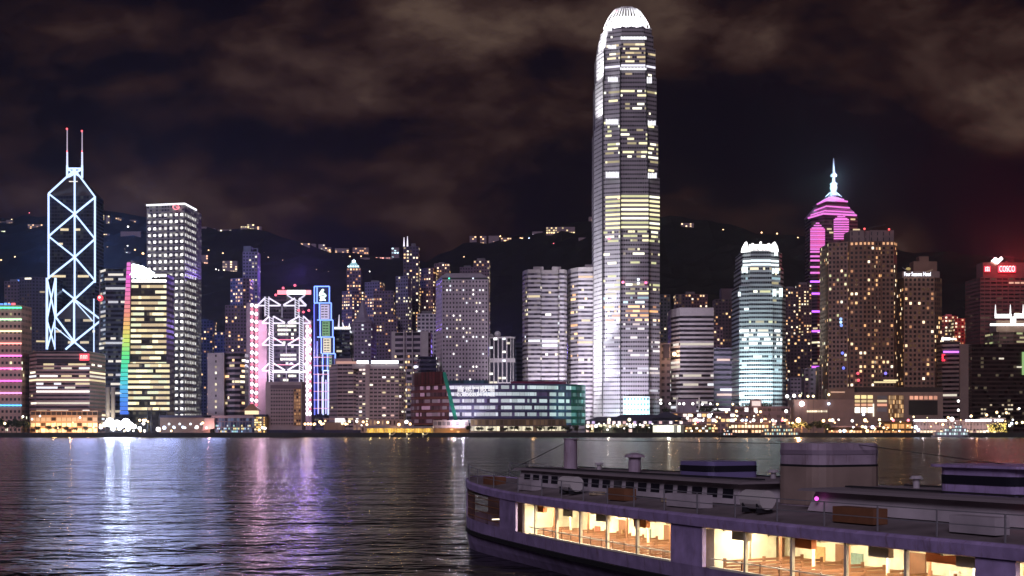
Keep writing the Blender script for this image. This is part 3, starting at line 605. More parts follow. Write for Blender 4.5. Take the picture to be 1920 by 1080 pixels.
m2 = MB(); m2.box(X(771, 1962), 1963, Z(462, 1960), X(779, 1962), 1972, Z(456, 1960), ROOF); m2.build('plant_room', th)
building('dark apartment tower with a pale rib in front of the twin spired tower', [(742, 1900), (765, 1892), (770, 1900)], 517, RES((.2, .17, .24)), 4, 4.5, 22, .2, CREAM, seed=45)
building('reddish apartment tower busy with orange windows behind the porthole tower', [(786, 2000), (812, 1990), (818, 2000)], 502, RES((.2, .12, .14)), 4, 4.4, 25, .42, ORG + WARM, seed=46, clump=.8)
building('flat topped apartment block showing above the left corner of the porthole tower', [(814, 2020), (843, 2020)], 494, RES((.2, .13, .15)), 4, 4.4, 25, .3, ORG + WARM, seed=47, crown=5)
building('dim gabled apartment block peeping over the porthole tower roof', [(862, 2020), (892, 2020)], 501, RES((.17, .12, .16)), 4, 4.4, 25, .05, ORG, seed=48, crown=6)
building('bright windowed apartment tower behind the right edge of the porthole tower', [(888, 2000), (918, 2000)], 488, RES((.2, .14, .18)), 4, 4.5, 25, .3, WARM + CREAM, seed=49, crown=7)
building('dim slim apartment block squeezed between the orange lit tower and the pale ribbed tower', [(722, 1870), (744, 1870)], 592, RES((.19, .14, .2)), 4, 4.4, 20, .14, ORG, seed=56)
building('dark apartment block with few amber lights left of the slim framed tower', [(402, 1900), (430, 1895)], 622, RES((.13, .1, .17)), 4, 4.4, 20, .14, ORG, seed=57)
# office fronts
th = building('dark glass office tower with a white lit open crown beside the stepped neon tower', [(626, 1590), (656, 1590)], 618, Fac((.05, .05, .09), (.02, .02, .035), A=.0, B=1, C=.3, D=.8, P=.3, lit=(.9, .95, 1), St=.18, rough=.5), 3, 4.4, 24, .3, WHT[:3], 'r', 51)
m2 = MB(); y = 1588; m2.box(X(624, y), y, Z(617, y), X(657, y), y + 3, Z(613, y), emis((.9, .97, 1), 1.6, True)); m2.cyl((X(635, y), y, Z(613, y)), (X(636, y), y, Z(590, y)), 1.1, .3, emis((.9, .85, 1), 1.0)); m2.cyl((X(644, y), y, Z(613, y)), (X(642, y), y, Z(604, y)), .9, .3, emis((.9, .9, 1), 1.3)); m2.cyl((X(655, y), y, Z(613, y)), (X(655, y), y, Z(606, y)), .9, .3, emis((.9, .9, 1), 1.3)); m2.build('lit_crown', th)
th = building('grey purple office tower under a curved pagoda like dome', [(656, 1610), (664, 1598), (696, 1598), (702, 1610)], 606, Fac((.25, .2, .28), (.05, .045, .07), A=.2, B=.75, C=.25, D=.7), 4.2, 4.4, 26, .05, WHT, seed=52)
cx, cy = X(680, 1615), 1615; prof = [(19, 606), (17, 601), (12, 597), (8.5, 588), (6, 580), (4, 573), (2.5, 566), (.4, 562)]; m2 = MB(); prev = None; dm = mat('dome_cladding', (.27, .24, .31), .6)
for hw, py in prof:
    cur = [(cx + hw / F * 1615 * math.cos(2 * math.pi * (k + .5) / 8) * 1.08, cy + hw / F * 1615 * math.sin(2 * math.pi * (k + .5) / 8) * 1.08, Z(py, 1615)) for k in range(8)]
    if prev: m2.frus(prev, cur, dm)
    prev = cur
m2.build('dome', th)
th = building('pale office block with white piers, dark floors and a row of cream windows', [(734, 1570), (789, 1562), (808, 1575)], 622, Fac((.40, .35, .38), (.03, .025, .04), A=.04, B=.96, C=.35, D=.9), 15, 6.2, 26, 0, seed=53)
put_windows(th, scatter(prism(MB(), th.pts, GZ, th.z1, th.fac.m, 3, 6.2)[:1], .35, CREAM + WARM, random.Random(5), (.2, .78), clump=.9), Fac((1, 1, 1), A=.15, B=.85, C=.4, D=.82), 90)
solid(th, 789, 803, 621, 1562.5, 5, 'blank_pier', CONC, 672); solid(th, 756, 758.5, 619, 1561, 2, 'rib', CONC, 790); solid(th, 772, 774, 619, 1561, 2, 'rib', CONC, 790); solid(th, 734, 742, 621.5, 1569, 3, 'blank_pier', CONC, 680)
building('white gridded block with dark square windows tucked behind the porthole tower', [(782, 1640), (820, 1640)], 588, Fac((.62, .58, .62), (.03, .03, .05), A=.2, B=.85, C=.2, D=.75), 4.4, 4.6, 24, .05, WHT, seed=54, crown=7)
building('dark blue office block rising behind the red wing of the mall', [(776, 1480), (788, 1470), (818, 1470)], 668, Fac((.05, .04, .09), (.02, .02, .04), A=0, B=1, C=.3, D=.8, rough=.5), 3.2, 4.4, 26, .05, WHT, seed=55)
# porthole tower
th = new_b('porthole_tower', 'pale concrete tower with a grid of round porthole windows and a mansard roof', 'skyscraper', 866, 1490)
jf = Fac((.50, .43, .48), (.03, .027, .035), A=.25, rnd=1); zt = Z(524, 1490)
m2 = MB(); fr = [(817, 1530), (829, 1490), (915, 1490)]; pts = ring(fr, 46); fs = []; nf = 36
for i in range(len(pts)):
    p, q = pts[i], pts[(i + 1) % len(pts)]; nc = [5, 13, 14, 14, 14][i] if i != 1 else 14
    m2.face([(p.x, p.y, GZ), (q.x, q.y, GZ), (q.x, q.y, zt), (p.x, p.y, zt)], jf.m, [(37 * i, 0), (37 * i + nc, 0), (37 * i + nc, nf), (37 * i, nf)]); fs.append(Face(p, q, GZ, zt, nc, nf))
m2.build('wall', th)
rng = random.Random(14); cells = []
for r in range(nf):
    dens_ = rng.choice((.02, .05, .1, .25, .42))
    for c in range(1, 13):
        if rng.random() < dens_: cells.append((fs[1], r, c, c + 1, rng.choice([((1, .97, .9), 1.9), ((1, .97, .9), 1.4), ((1, .85, .55), 1.2), ((1, .75, .55), .7), ((.9, .95, 1), 1.2)])))
put_windows(th, cells, jf, 100)
m2 = MB(); A_ = [(p.x, p.y, zt + 2) for p in pts]; cxx = sum(p.x for p in pts) / 5
B_ = [(cxx + (p.x - cxx) * .76, 1490 + 24 + (p.y - 1514) * .7, Z(512, 1495)) for p in pts]; m2.frus([(a, b, zt) for a, b, _ in A_], A_, DARK); m2.frus(A_, B_, mat('mansard_cladding', (.42, .38, .42))); m2.build('mansard_roof', th)
for a, c in ((842, (.1, 1, .6)), (887, (.7, .8, 1))): m2 = MB(); m2.ball((X(a, 1488), 1488.5, zt + 1), .9, emis(c, 2), 6, 4); m2.build('roof_light', th)
# finned block
th = building('low tower with close white vertical fins over pale lit floors right of the porthole tower', [(917, 1510), (957, 1505), (966, 1512)], 631, Fac((.5, .46, .48), (.03, .03, .045), A=.3, B=1, C=.1, D=.93), 4.3, 26, 22, 0, seed=61)
put_windows(th, scatter(prism(MB(), th.pts, GZ, th.z1, th.fac.m, 4.3, 4.6)[:1], .16, WHT, random.Random(3), clump=.9), Fac((1, 1, 1), A=.1, B=.9, C=.25, D=.75), 60)
m2 = MB(); m2.ball((X(933, 1512), 1515, th.z1 + 3), 3.6, WHITE, 10, 6); m2.ball((X(921, 1512), 1514, th.z1 + 1), 2.6, WHITE, 10, 6); m2.build('satellite_dome', th)
building('dark blue glass block with two cyan lit windows between finned block and banded twin towers', [(951, 1540), (982, 1540)], 642, Fac((.05, .05, .09), (.02, .025, .04), A=0, B=1, C=.3, D=.8, rough=.45), 3, 4.4, 24, .05, CYAN, 'r', 62)
# banded twin towers
xf = Fac((.50, .46, .50), (.085, .075, .095), A=0, B=1, C=.42, D=.9, P=.3, lit=(1, .85, .7), St=.22, rough=.6)
th = new_b('banded_tower', 'left banded twin tower with bowed bays and pale stripes left of the tallest skyscraper', 'skyscraper', 1020, 1500)
fr = [(980, 1522), (984, 1510), (990, 1502), (1013, 1500), (1016, 1507), (1046, 1507), (1049, 1500), (1058, 1501), (1063, 1508)]
m2 = MB(); pts = ring(fr, 22); fs = prism(m2, pts, GZ, Z(511, 1500), xf.m, 3.2, 4.7); m2.build('wall', th); rng = random.Random(21)
cells = runs([f for f in fs[1:8] if f.L > 6], .22, CREAM[:2] + WHT[:3], rng, (.45, .97), .2, 1, 3); put_windows(th, cells, Fac((1, 1, 1), A=.1, B=.9, C=.42, D=.9), 80)
m2 = MB(); prism(m2, ring([(f[0], f[1] - .5) for f in fr], 22), Z(511, 1500), Z(505, 1500), CONC, 3, 3); m2.build('parapet', th)
for a, b_ in ((1000, 1019), (1035, 1052)): solid(th, a, b_, 500, 1506, 12, 'plant_room', CONC, 506)
th = new_b('banded_tower', 'right banded twin tower partly hidden by the tallest skyscraper, orange light under its roof', 'skyscraper', 1092, 1510)
fr = [(1065, 1535), (1070, 1522), (1083, 1510), (1084, 1508), (1113, 1508), (1122, 1516)]
m2 = MB(); pts = ring(fr, 22); fs = prism(m2, pts, GZ, Z(508, 1508), xf.m, 3.2, 4.7); m2.build('wall', th)
put_windows(th, runs(fs[1:5], .3, ORG[:2] + CREAM[:2], random.Random(4), (.1, .93), .1, 1, 3) + [(fs[3], fs[3].nf - 2, 0, fs[3].nc, ((1, .6, .25), .8))], Fac((1, 1, 1), A=.1, B=.9, C=.42, D=.9), 60)
m2 = MB(); prism(m2, ring([(f[0], f[1] - .5) for f in fr], 22), Z(508, 1508), Z(501, 1508), CONC, 3, 3); m2.build('parapet', th); solid(th, 1097, 1112, 496, 1515, 10, 'plant_room', CONC, 502)
lamp('SPOT', (X(1022, 1448), 1440, 10), (.95, .9, 1), 420000, (X(1022, 1500), 1500, 62), 2, 95)
lamp('SPOT', (X(1068, 1448), 1440, 10), (.95, .9, 1), 220000, (X(1072, 1520), 1520, 60), 2, 70)
# hotel pair with white sign
th = building('pinkish hotel wing with fine dark floors left of the white signed hotel', [(617, 1420), (632, 1402), (662, 1398), (692, 1404)], 682, Fac((.44, .33, .34), (.05, .04, .05), A=.08, B=1, C=.4, D=.85), 5, 3.7, 20, .03, CREAM, seed=71)
m2 = MB(); m2.box(X(628, 1410), 1408, th.z1, X(660, 1410), 1420, Z(672, 1410), mat('pink_stone', (.42, .3, .3))); m2.build('penthouse', th)
m2 = MB(); m2.box(X(631, 1410), 1407, th.z1 + .2, X(692, 1410), 1407.8, Z(677.5, 1408), emis((1, .5, .38), .55)); m2.build('parapet_light', th)
th = building('pale hotel block with balcony rows under a glowing blue white rooftop sign bar', [(660, 1402), (692, 1390), (748, 1390), (757, 1398)], 690, Fac((.47, .36, .36), (.06, .045, .05), A=.12, B=.88, C=.35, D=.8), 4.2, 3.7, 20, .16, PINKW + CREAM, seed=72, clump=.9)
y = 1388.5; solid(th, 660, 748, 682.5, 1391, 8, 'parapet', mat('pink_stone', (.45, .36, .36)), 691)
for a, b_ in ((669, 691), (696, 747)): solid(th, a, b_, 676, y, 1, 'rooftop_sign', emis((.8, .93, 1), 2.8, True), 681.5)
solid(th, 686, 693, 684, y, 2, 'blank_pier', mat('pink_stone', (.5, .39, .38)), 784)
m2 = MB(); f = prism(m2, ring([(662, 1386), (758, 1386)], 6), GZ, Z(786, 1386), Fac((.5, .34, .28), (.1, .05, .03), A=.3, B=.7, C=.2, D=.8, P=.5, lit=(1, .6, .35), St=.8).m, 4, 7); m2.build('podium', th)
# ------------------------------------------------------------------ tallest skyscraper
th = new_b('tallest_skyscraper', 'tallest tower in the skyline, pale banded shaft floodlit from below under a blazing white crown', 'skyscraper', 1175, 1450)
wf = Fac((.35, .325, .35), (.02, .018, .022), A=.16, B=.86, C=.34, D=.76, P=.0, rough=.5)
wfa = Fac((.55, .53, .55), (.30, .28, .31), A=0, B=1, C=.4, D=.7, rough=.6); wfb = Fac((.52, .5, .53), (.09, .085, .1), A=.15, B=.9, C=.38, D=.72, rough=.55)  # paler facade copies put the flood wash into the left faces
def tier(l, r, top, bot, k):
    s_ = (r - l) / 120.0
    return [(l, 1484 - k), (l + 17 * s_, 1456), (l + 49 * s_, 1450), (l + 49 * s_, 1447 + k * .2), (l + 101 * s_, 1447 + k * .2), (l + 101 * s_, 1450), (r, 1457)], top, bot
cells = []; rng = random.Random(77)
TI = [(1113.5, 1237, 332, 790), (1114, 1234, 233, 332), (1116, 1231, 144, 233), (1118.5, 1229, 89, 144), (1122.5, 1225, 64, 89), (1126, 1222, 50, 64)]
DIM = [((1, .85, .8), .7), ((1, .95, .9), 1.0), ((.9, .9, 1), .55)]
ROWS = [(63, 76, .45, WHT), (76, 84, .2, CREAM), (84, 98, .6, CREAM), (98, 120, .55, CREAM), (120, 132, 2, [((.9, .88, 1), 1.3)]), (132, 165, .22, CREAM), (168, 176, .7, YEL), (176, 200, .5, YEL), (200, 208, .75, YEL), (208, 214, .5, CREAM), (214, 219, 2, [((.95, .95, 1), 1.1)]), (219, 236, .18, YEL), (236, 262, .4, YEL), (262, 266, .3, ORG),
        (262, 285, .75, YEL), (285, 310, .6, YEL), (310, 350, .2, YEL), (366, 432, .93, YEL), (432, 452, .85, YEL), (452, 460, .7, YEL), (464, 500, .5, YEL), (500, 530, .12, YEL), (534, 552, .75, YEL), (552, 572, .25, CYAN), (572, 604, .7, ORG), (604, 660, .35, DIM), (660, 668, .7, DIM), (668, 695, .3, DIM), (695, 702, .7, DIM), (702, 740, .2, DIM)]
for k, (l, r, top, bot) in enumerate(TI):
    fr, _, _ = tier(l, r, top, bot, k); pts = ring(fr, 40); z0 = GZ if k == 0 else Z(bot, 1450); z1 = Z(top, 1450)
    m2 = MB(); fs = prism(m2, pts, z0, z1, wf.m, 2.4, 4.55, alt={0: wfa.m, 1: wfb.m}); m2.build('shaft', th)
    for fi in (1, 3, 5):
        f = fs[fi]
        for rr in range(f.nf):
            py = YH - (f.z0 + (rr + .5) * f.fh - 8) * F / 1450
            for a, b_, p, pal in ROWS:
                if a <= py < b_:
                    if p == 2:
                        if fi == 3 or True: cells.append((f, rr, 0, f.nc, pal[0]))
                    elif p > .9: cells.append((f, rr, 1 if fi == 1 else 0, f.nc, YEL[rng.choice((0, 0, 1, 3))]))
                    elif rng.random() < p * 1.1:
                        c = rng.randint(0, max(1, f.nc // 3))
                        while c < f.nc:
                            kk = min(f.nc - c, rng.randint(1, 5)); cells.append((f, rr, c, c + kk, pick(rng, pal))); c += kk + rng.randint(0, 2) + (0 if p > .5 else rng.randint(1, 5))
                    break
put_windows(th, cells, Fac((1, 1, 1), A=.06, B=.94, C=.32, D=.80), 100)
ns = emis((.95, .95, 1), 1.5, True)
for a, b_, t0, t1 in ((1140, 1159, 144, 153), (1213, 1223, 144, 156), (1136, 1160, 223, 233), (1215, 1230, 226, 235), (1136, 1161, 322, 333), (1215, 1232, 324, 334), (1163, 1213, 126, 131), (1164, 1213, 68, 74), (1139, 1148, 52, 58), (1141, 1156, 84, 91)):
    n = max(3, int((b_ - a) / 3)); y = 1445
    for i in range(n): m2 = MB(); m2.box(X(a + (b_ - a) * i / n, y), y, Z(t1, y), X(a + (b_ - a) * (i + .7) / n, y), y + .6, Z(t0 + (i % 2), y), ns); m2.build('light_fin', th)
m2 = MB()
for xx in (1131, 1163, 1214.5):
    for l, r, top, bot in TI[:4]:
        q = l + (xx - 1114) / 120 * (r - l); m2.box(X(q - .8, 1446), 1445.4 if xx > 1140 else 1453, Z(min(bot, 780), 1446), X(q + .8, 1446), 1458, Z(top, 1446), DARK)
m2.build('dark_rib', th)
for xx, py, c in ((1142, 447, (1, .1, .2)), (1168, 529, (1, .15, .35)), (1211, 530, (1, .15, .35)), (1197, 524, (.8, .9, 1)), (1197, 531, (.8, .9, 1)), (1160, 371, (1, .5, .3)), (1159, 12, (1, .1, .15))): m2 = MB(); m2.ball((X(xx, 1444), 1444.5 if py > 20 else 1462, Z(py, 1444)), 1.4, emis(c, 2.5), 6, 4); m2.build('beacon', th)
cm = mat('white_steel', (.8, .8, .82), .45); prof = [(50, 43.5), (40, 40), (28, 33.5), (20, 28.5), (14, 24), (10, 19)]   # (py, half width px)
cx, cy = X(1174, 1467), 1467; m2 = MB(); hw = lambda p: p / F * 1450
prev = None
for py, h_ in prof[:3]:
    cur = [(cx + hw(h_) * a, cy + hw(h_) * b * .7, Z(py, 1450)) for a, b in ((-1, .3), (-.72, -.8), (-.3, -1), (.3, -1), (.72, -.8), (1, .3), (.5, 1), (-.5, 1))]
    if prev: m2.frus(prev, cur, cm)
    prev = cur
m2.build('crown_drum', th)
for i in range(13):
    a = -1 + i / 6.0; m2 = MB(); last = None
    for py, h_ in prof:
        p = (cx + hw(h_) * a, cy - hw(h_) * .7 * math.sqrt(max(0, 1.05 - a * a * .9)) - 1.2, Z(py - (1.5 if abs(a) < .6 else 0), 1450))
        if last: m2.bar(last, p, 1.25, cm, 1.6)
        last = p
    m2.build('crown_claw', th)
for a in (-42, -20, 0, 20, 42): lamp('SPOT', (X(1174 + a * 1.05, 1450), 1440, Z(51, 1450)), (1, 1, 1), 60000, (X(1174 + a * .8, 1467), 1462, Z(27, 1450)), 1.2, 75)
for a in (-14, 14): lamp('POINT', (X(1174 + a, 1467), 1466, Z(22, 1450)), (1, 1, 1), 5000, size=1)
for k, tz in ((0, 25), (1, 75), (2, 140), (3, 230)): lamp('SPOT', (X(1098, 1410) - 18 + 3 * k, 1412, 58), (.93, .92, 1), (160000, 400000, 800000, 900000)[k], (X(1124, 1465), 1466, tz), 2, 44)
for tz, e in ((25, 80000), (70, 220000), (130, 480000), (210, 900000)): lamp('SPOT', (44, 1463, 20), (.94, .93, 1), e, (90, 1470, tz), 2, 50)
lamp('SPOT', (X(1150, 1380), 1372, 22), (.9, .86, 1), 420000, (X(1160, 1450), 1450, 60), 2, 80); lamp('SPOT', (X(1185, 1380), 1372, 22), (.82, .74, 1), 230000, (X(1190, 1450), 1450, 95), 2, 70)
for k, (xx, py, ty) in enumerate(((1110, 225, 170), (1110, 140, 110), (1116, 85, 62))): lamp('SPOT', (X(xx, 1450) - 8, 1452, Z(py, 1450)), (1, 1, 1), 120000, (X(1124, 1468), 1470, Z(ty, 1450)), 1, 80)
y = 1442; m2 = MB(); f = prism(m2, ring([(1169, y), (1218, y)], 3), Z(783, y), Z(743, y), Fac((.62, .78, .78), (.02, .2, .22), A=.22, B=.72, C=.28, D=.68).m, 3.3, 5.2); m2.build('entrance_block', th)
lamp('SPOT', (X(1193, 1410), 1405, 30), (.6, 1, 1), 95000, (X(1193, y), y, 20), 1, 70)
# ------------------------------------------------------------------ curved mall
th = new_b('curved_mall', 'long curved glass mall with bright floors, red left wing and a diagonal green stripe', 'mall', 934, 1375)
def arc_pt(px): 
    c = max(-1, min(1, (934 - px) / 164.0)); return (px, 1432 - 60 * math.sqrt(1 - c * c))
segs = [770, 772, 777, 785, 796, 810, 825, 842, 862, 884, 908, 934, 960, 984, 1006, 1026, 1043, 1058, 1071, 1082, 1090, 1095, 1098]
ztop, zbot = Z(720, 1375), Z(796, 1375); rng = random.Random(31); NF = 6
groups = [('red_wing', 0, 7), ('glass_front', 7, 18), ('green_end', 18, 22)]
for nm, i0, i1 in groups:
    m2 = MB(); allc = []
    for i in range(i0, i1):
        px = (segs[i] + segs[i + 1]) / 2
        fc_ = {'red_wing': Fac((.17, .05, .055), (.09, .05, .07), A=.12, B=.85, C=.22, D=.8), 'glass_front': Fac((.16, .14, .27) if px < 960 else (.10, .16, .25), (.2, .18, .32), A=.04, B=.97, C=.22, D=.80, rough=.4), 'green_end': Fac((.04, .15, .13), (.08, .22, .22), A=.1, B=.9, C=.22, D=.80)}[nm] if i in (i0, 12) else fc_
        p, q = arc_pt(segs[i]), arc_pt(segs[i + 1]); P, Q = Vector((X(*p), p[1])), Vector((X(*q), q[1])); L = (Q - P).length; nc = max(1, round(L / 2.6))
        m2.face([(P.x, P.y, zbot), (Q.x, Q.y, zbot), (Q.x, Q.y, ztop), (P.x, P.y, ztop)], fc_.m, [(40 * i, 0), (40 * i + nc, 0), (40 * i + nc, NF), (40 * i, NF)])
        f = Face(P, Q, zbot, ztop, nc, NF); t_ = max(0, min(1, (px - 830) / 230)); base = [(.86 - .24 * t_, .80 + .05 * t_, .97 - .13 * t_)]
        for r in range(NF):
            c = rng.randint(0, 1)
            dim = (r == 1 and 925 < px < 1020) or (r == 0 and px > 905) or (r == 5 and 925 < px < 955)
            while c < nc:
                k = min(nc - c, rng.randint(1, 3)); b0 = base[0]
                if nm == 'red_wing': e = ((.62, .28, .48), rng.choice((.12, .25, .4)))
                elif nm == 'green_end': e = ((.2, .75, .7), rng.choice((.15, .3, .5)))
                else: e = (tuple(round(v, 2) for v in b0), rng.choice((.5, .58, .68, .78, .92)) * (.6 if dim else 1))
                if rng.random() < (.55 if nm != 'glass_front' else .98): allc.append((f, r, c, c + k, e))
                c += k + (1 if rng.random() < .12 else 0)
    o = m2.build(nm, th); put_windows(th, allc, Fac((1, 1, 1), A=.05, B=.95, C=.26, D=.78), 100 if nm == 'glass_front' else 60, name='shop_window')
def band(nm, pxs, za, zb, m, off=.8, d=1.2):
    m2 = MB()
    for a, b_ in zip(pxs, pxs[1:]):
        p, q = arc_pt(a), arc_pt(b_); A0, B0 = Vector((X(*p), p[1] - off)), Vector((X(*q), q[1] - off))
        m2.frus([(A0.x, A0.y, za), (B0.x, B0.y, za), (B0.x, B0.y + d, za), (A0.x, A0.y + d, za)], [(A0.x, A0.y, zb), (B0.x, B0.y, zb), (B0.x, B0.y + d, zb), (A0.x, A0.y + d, zb)], m)
    return m2.build(nm, th)
fl = (ztop - zbot) / NF; blu = mat('blue_ledge', (.10, .10, .22), .5); redl = mat('red_ledge', (.22, .08, .05), .5); grl = mat('green_ledge', (.01, .16, .11), .5)
for k in range(NF + 1):
    z = zbot + k * fl
    band('floor_ledge', segs[7:19], z - .5, z + .5, blu); band('floor_ledge', segs[18:], z - .5, z + .5, grl)
    if k % 2 == 0: band('floor_ledge', segs[:8], z - .5, z + .5, redl)
m2 = MB()   # diagonal green stripe
N_ = 14
for k in range(N_):
    a, b_ = 829 + 23 * k / N_, 829 + 23 * (k + 1) / N_; za, zb = Z(697 + 94 * k / N_, 1372), Z(697 + 94 * (k + 1) / N_, 1372)
    pa, pb = arc_pt(a), arc_pt(b_); pa2, pb2 = arc_pt(a + 8), arc_pt(b_ + 5 if False else b_ + 8)
    m2.frus([(X(b_, pb[1] - 2), pb[1] - 2, zb), (X(b_ + 7, pb2[1] - 2), pb2[1] - 2, zb), (X(b_ + 7, pb2[1]), pb2[1] - .5, zb), (X(b_, pb[1]), pb[1] - .5, zb)], [(X(a, pa[1] - 2), pa[1] - 2, za), (X(a + 7, pa2[1] - 2), pa2[1] - 2, za), (X(a + 7, pa2[1]), pa2[1] - .5, za), (X(a, pa[1]), pa[1] - .5, za)], mat('green_panel', (.02, .34, .22), .5) if k == 0 else m2.mats[0])
m2.build('green_stripe', th)
m2 = MB(); rp = [(773, 1432), (777, 1412), (790, 1398), (808, 1388), (828, 1382), (832, 1384)]; prism(m2, ring(rp, 20), ztop, Z(697, 1385), Fac((.15, .03, .035), (.1, .025, .03), A=.1, B=.96, C=0, D=1).m, 2.2, 14); m2.build('red_roof_drum', th)
m2 = MB(); rp = [(838, 1386), (870, 1382), (915, 1381)]; prism(m2, ring(rp, 30), ztop, Z(713, 1384), Fac((.03, .11, .14), (.04, .1, .14), A=.1, B=.9, C=0, D=1).m, 4, 6); m2.build('roof_parapet', th)
m2 = MB(); prism(m2, ring([(958, 1388), (1000, 1386), (1055, 1392), (1062, 1396)], 20), ztop, Z(715, 1388), Fac((.2, .03, .08), A=.1, B=.1).m, 4, 6); m2.build('roof_parapet', th)
m2 = MB(); P_ = [(X(p, arc_pt(p)[1]), arc_pt(p)[1] + .3, ztop - .3) for p in segs]; m2.face(P_, ROOF); m2.build('roof', th)
m2 = MB(); m2.face([(x, y, ztop - .2) for x, y in ((X(934, 1380), 1380), (X(940, 1380), 1380), (X(940, 1381), 1381))], ROOF)
ya = arc_pt(892)[1]; slope = math.atan2(arc_pt(925)[1] - arc_pt(860)[1], X(*arc_pt(925)) - X(*arc_pt(860)))
SG = emis((1, .97, 1), 1.15, True)
text(th, '羅馬鬥獸場', 856.5, 928, 731.3, ya - 3.4, SG, 'chinese_lettering', 5.6, rz=slope); text(th, 'COLOSSEUM', 856, 903, 740.6, ya - 3.4, SG, 'english_lettering', 2.9, rz=slope); text(th, 'MALL', 906.5, 928, 740.6, ya - 3.6, SG, 'english_lettering', 2.9, rz=slope)
m2 = MB(); f = prism(m2, ring([(882, 1362), (1062, 1362)], 12), GZ, Z(785.5, 1362), Fac((.16, .12, .1), (.2, .15, .08), A=.1, B=.9, C=.15, D=.85).m, 3.5, 7.4); m2.build('arcade', th)
put_windows(th, [(f[0], 0, c, c + 1, ((1, .9, .6), .5 + .7 * ((c * 7) % 5) / 4)) for c in range(f[0].nc) if c % 9 != 8], Fac((1, 1, 1), A=.06, B=.94, C=.3, D=.95), 60, 'shop_window')
m2 = MB(); f = prism(m2, ring([(812, 1365), (878, 1365)], 10), GZ, Z(788, 1365), Fac((.3, .22, .2), (.1, .08, .08), A=.1, B=.9, C=.2, D=.8).m, 4, 8); m2.build('entrance_canopy', th)
for a in (852, 868): lamp('POINT', (X(a, 1360), 1358, 14), (.85, .8, 1), 12000, size=1)
lamp('POINT', (X(852, 1350), 1345, 8), (1, .65, .25), 6000, size=1); lamp('POINT', (X(830, 1350), 1345, 8), (1, .6, .2), 5000, size=1)
lamp('SPOT', (X(1080, 1345), 1338, 20), (.3, 1, .8), 50000, (X(1085, 1385), 1390, 30), 1, 70)
# ================================================================== RIGHT
building('thin dark apartment tower hugging the right side of the tallest skyscraper', [(1238, 1700), (1257, 1700)], 552, RES((.14, .11, .15)), 4, 4.4, 20, .14, ORG, seed=81)
th = building('slim plain slab with one tall dark panel right of the tallest skyscraper', [(1237, 1500), (1257, 1500)], 643, Fac((.28, .22, .26), (.06, .05, .07), A=.35, B=.9, C=.3, D=.7), 5.5, 7, 18, 0, seed=82)
solid(th, 1244, 1254.5, 646, 1499, .9, 'dark_panel', mat('dark_panel', (.05, .04, .08)), 671)
building('apartment block with warm lit top floors behind the white banded office slab', [(1267, 1900), (1296, 1895), (1327, 1900)], 551, RES((.16, .11, .13)), 4, 4.6, 25, .42, ORG + WARM, seed=83, rows=(.82, 1), crown=7)
th = building('white banded office slab with a blank top storey and chamfered left face', [(1258, 1505), (1275, 1482), (1338, 1482)], 592, Fac((.52, .48, .50), (.035, .03, .04), A=0, B=1, C=.42, D=.95), 3.2, 4.75, 30, .3, [((1, .95, .85), .8), ((1, .9, .7), .6), ((.9, .95, 1), 1.0)], 'r', 84, rows=(.1, .86))
m2 = MB(); prism(m2, [p + Vector((0, -.6 if i < 3 else 0)) for i, p in enumerate(th.pts)], th.z1 + .1, Z(577, 1482), mat('pale_top', (.48, .44, .46)), 3, 3); m2.build('top_storey', th)
m2 = MB(); m2.ball((X(1264, 1492), 1490, Z(664, 1490)), 2.4, emis((1, .7, .35), 3, True), 8, 5); m2.build('floodlight', th); lamp('POINT', (X(1262, 1480), 1484, Z(664, 1480)), (1, .6, .3), 9000, size=1.2)
lamp('SPOT', (X(1330, 1440), 1432, 20), (1, .93, .95), 330000, (X(1325, 1482), 1482, 50), 2, 80)
th = building('dark apartment tower with scattered lights left of the silver twin of the tallest skyscraper', [(1341, 1850), (1366, 1845), (1384, 1850)], 560, RES((.12, .085, .1)), 4, 4.4, 25, .12, ORG, seed=85, crown=7)
solid(th, 1352, 1380, 541, 1850, 15, 'stepped_top', RES((.12, .085, .1)).m, 561)
building('lower purple apartment block with amber windows beside the banded office slab', [(1338, 1650), (1356, 1650)], 612, RES((.2, .13, .16)), 4, 4.4, 18, .22, WARM, seed=86)
th = building('low block with rows of bright office windows at the foot of the dark apartments', [(1338, 1560), (1381, 1560)], 652, Fac((.16, .11, .17), (.03, .025, .04), A=0, B=1, C=.35, D=.8), 3.4, 5.5, 18, .42, WHT + PINKW, 'r', 87)
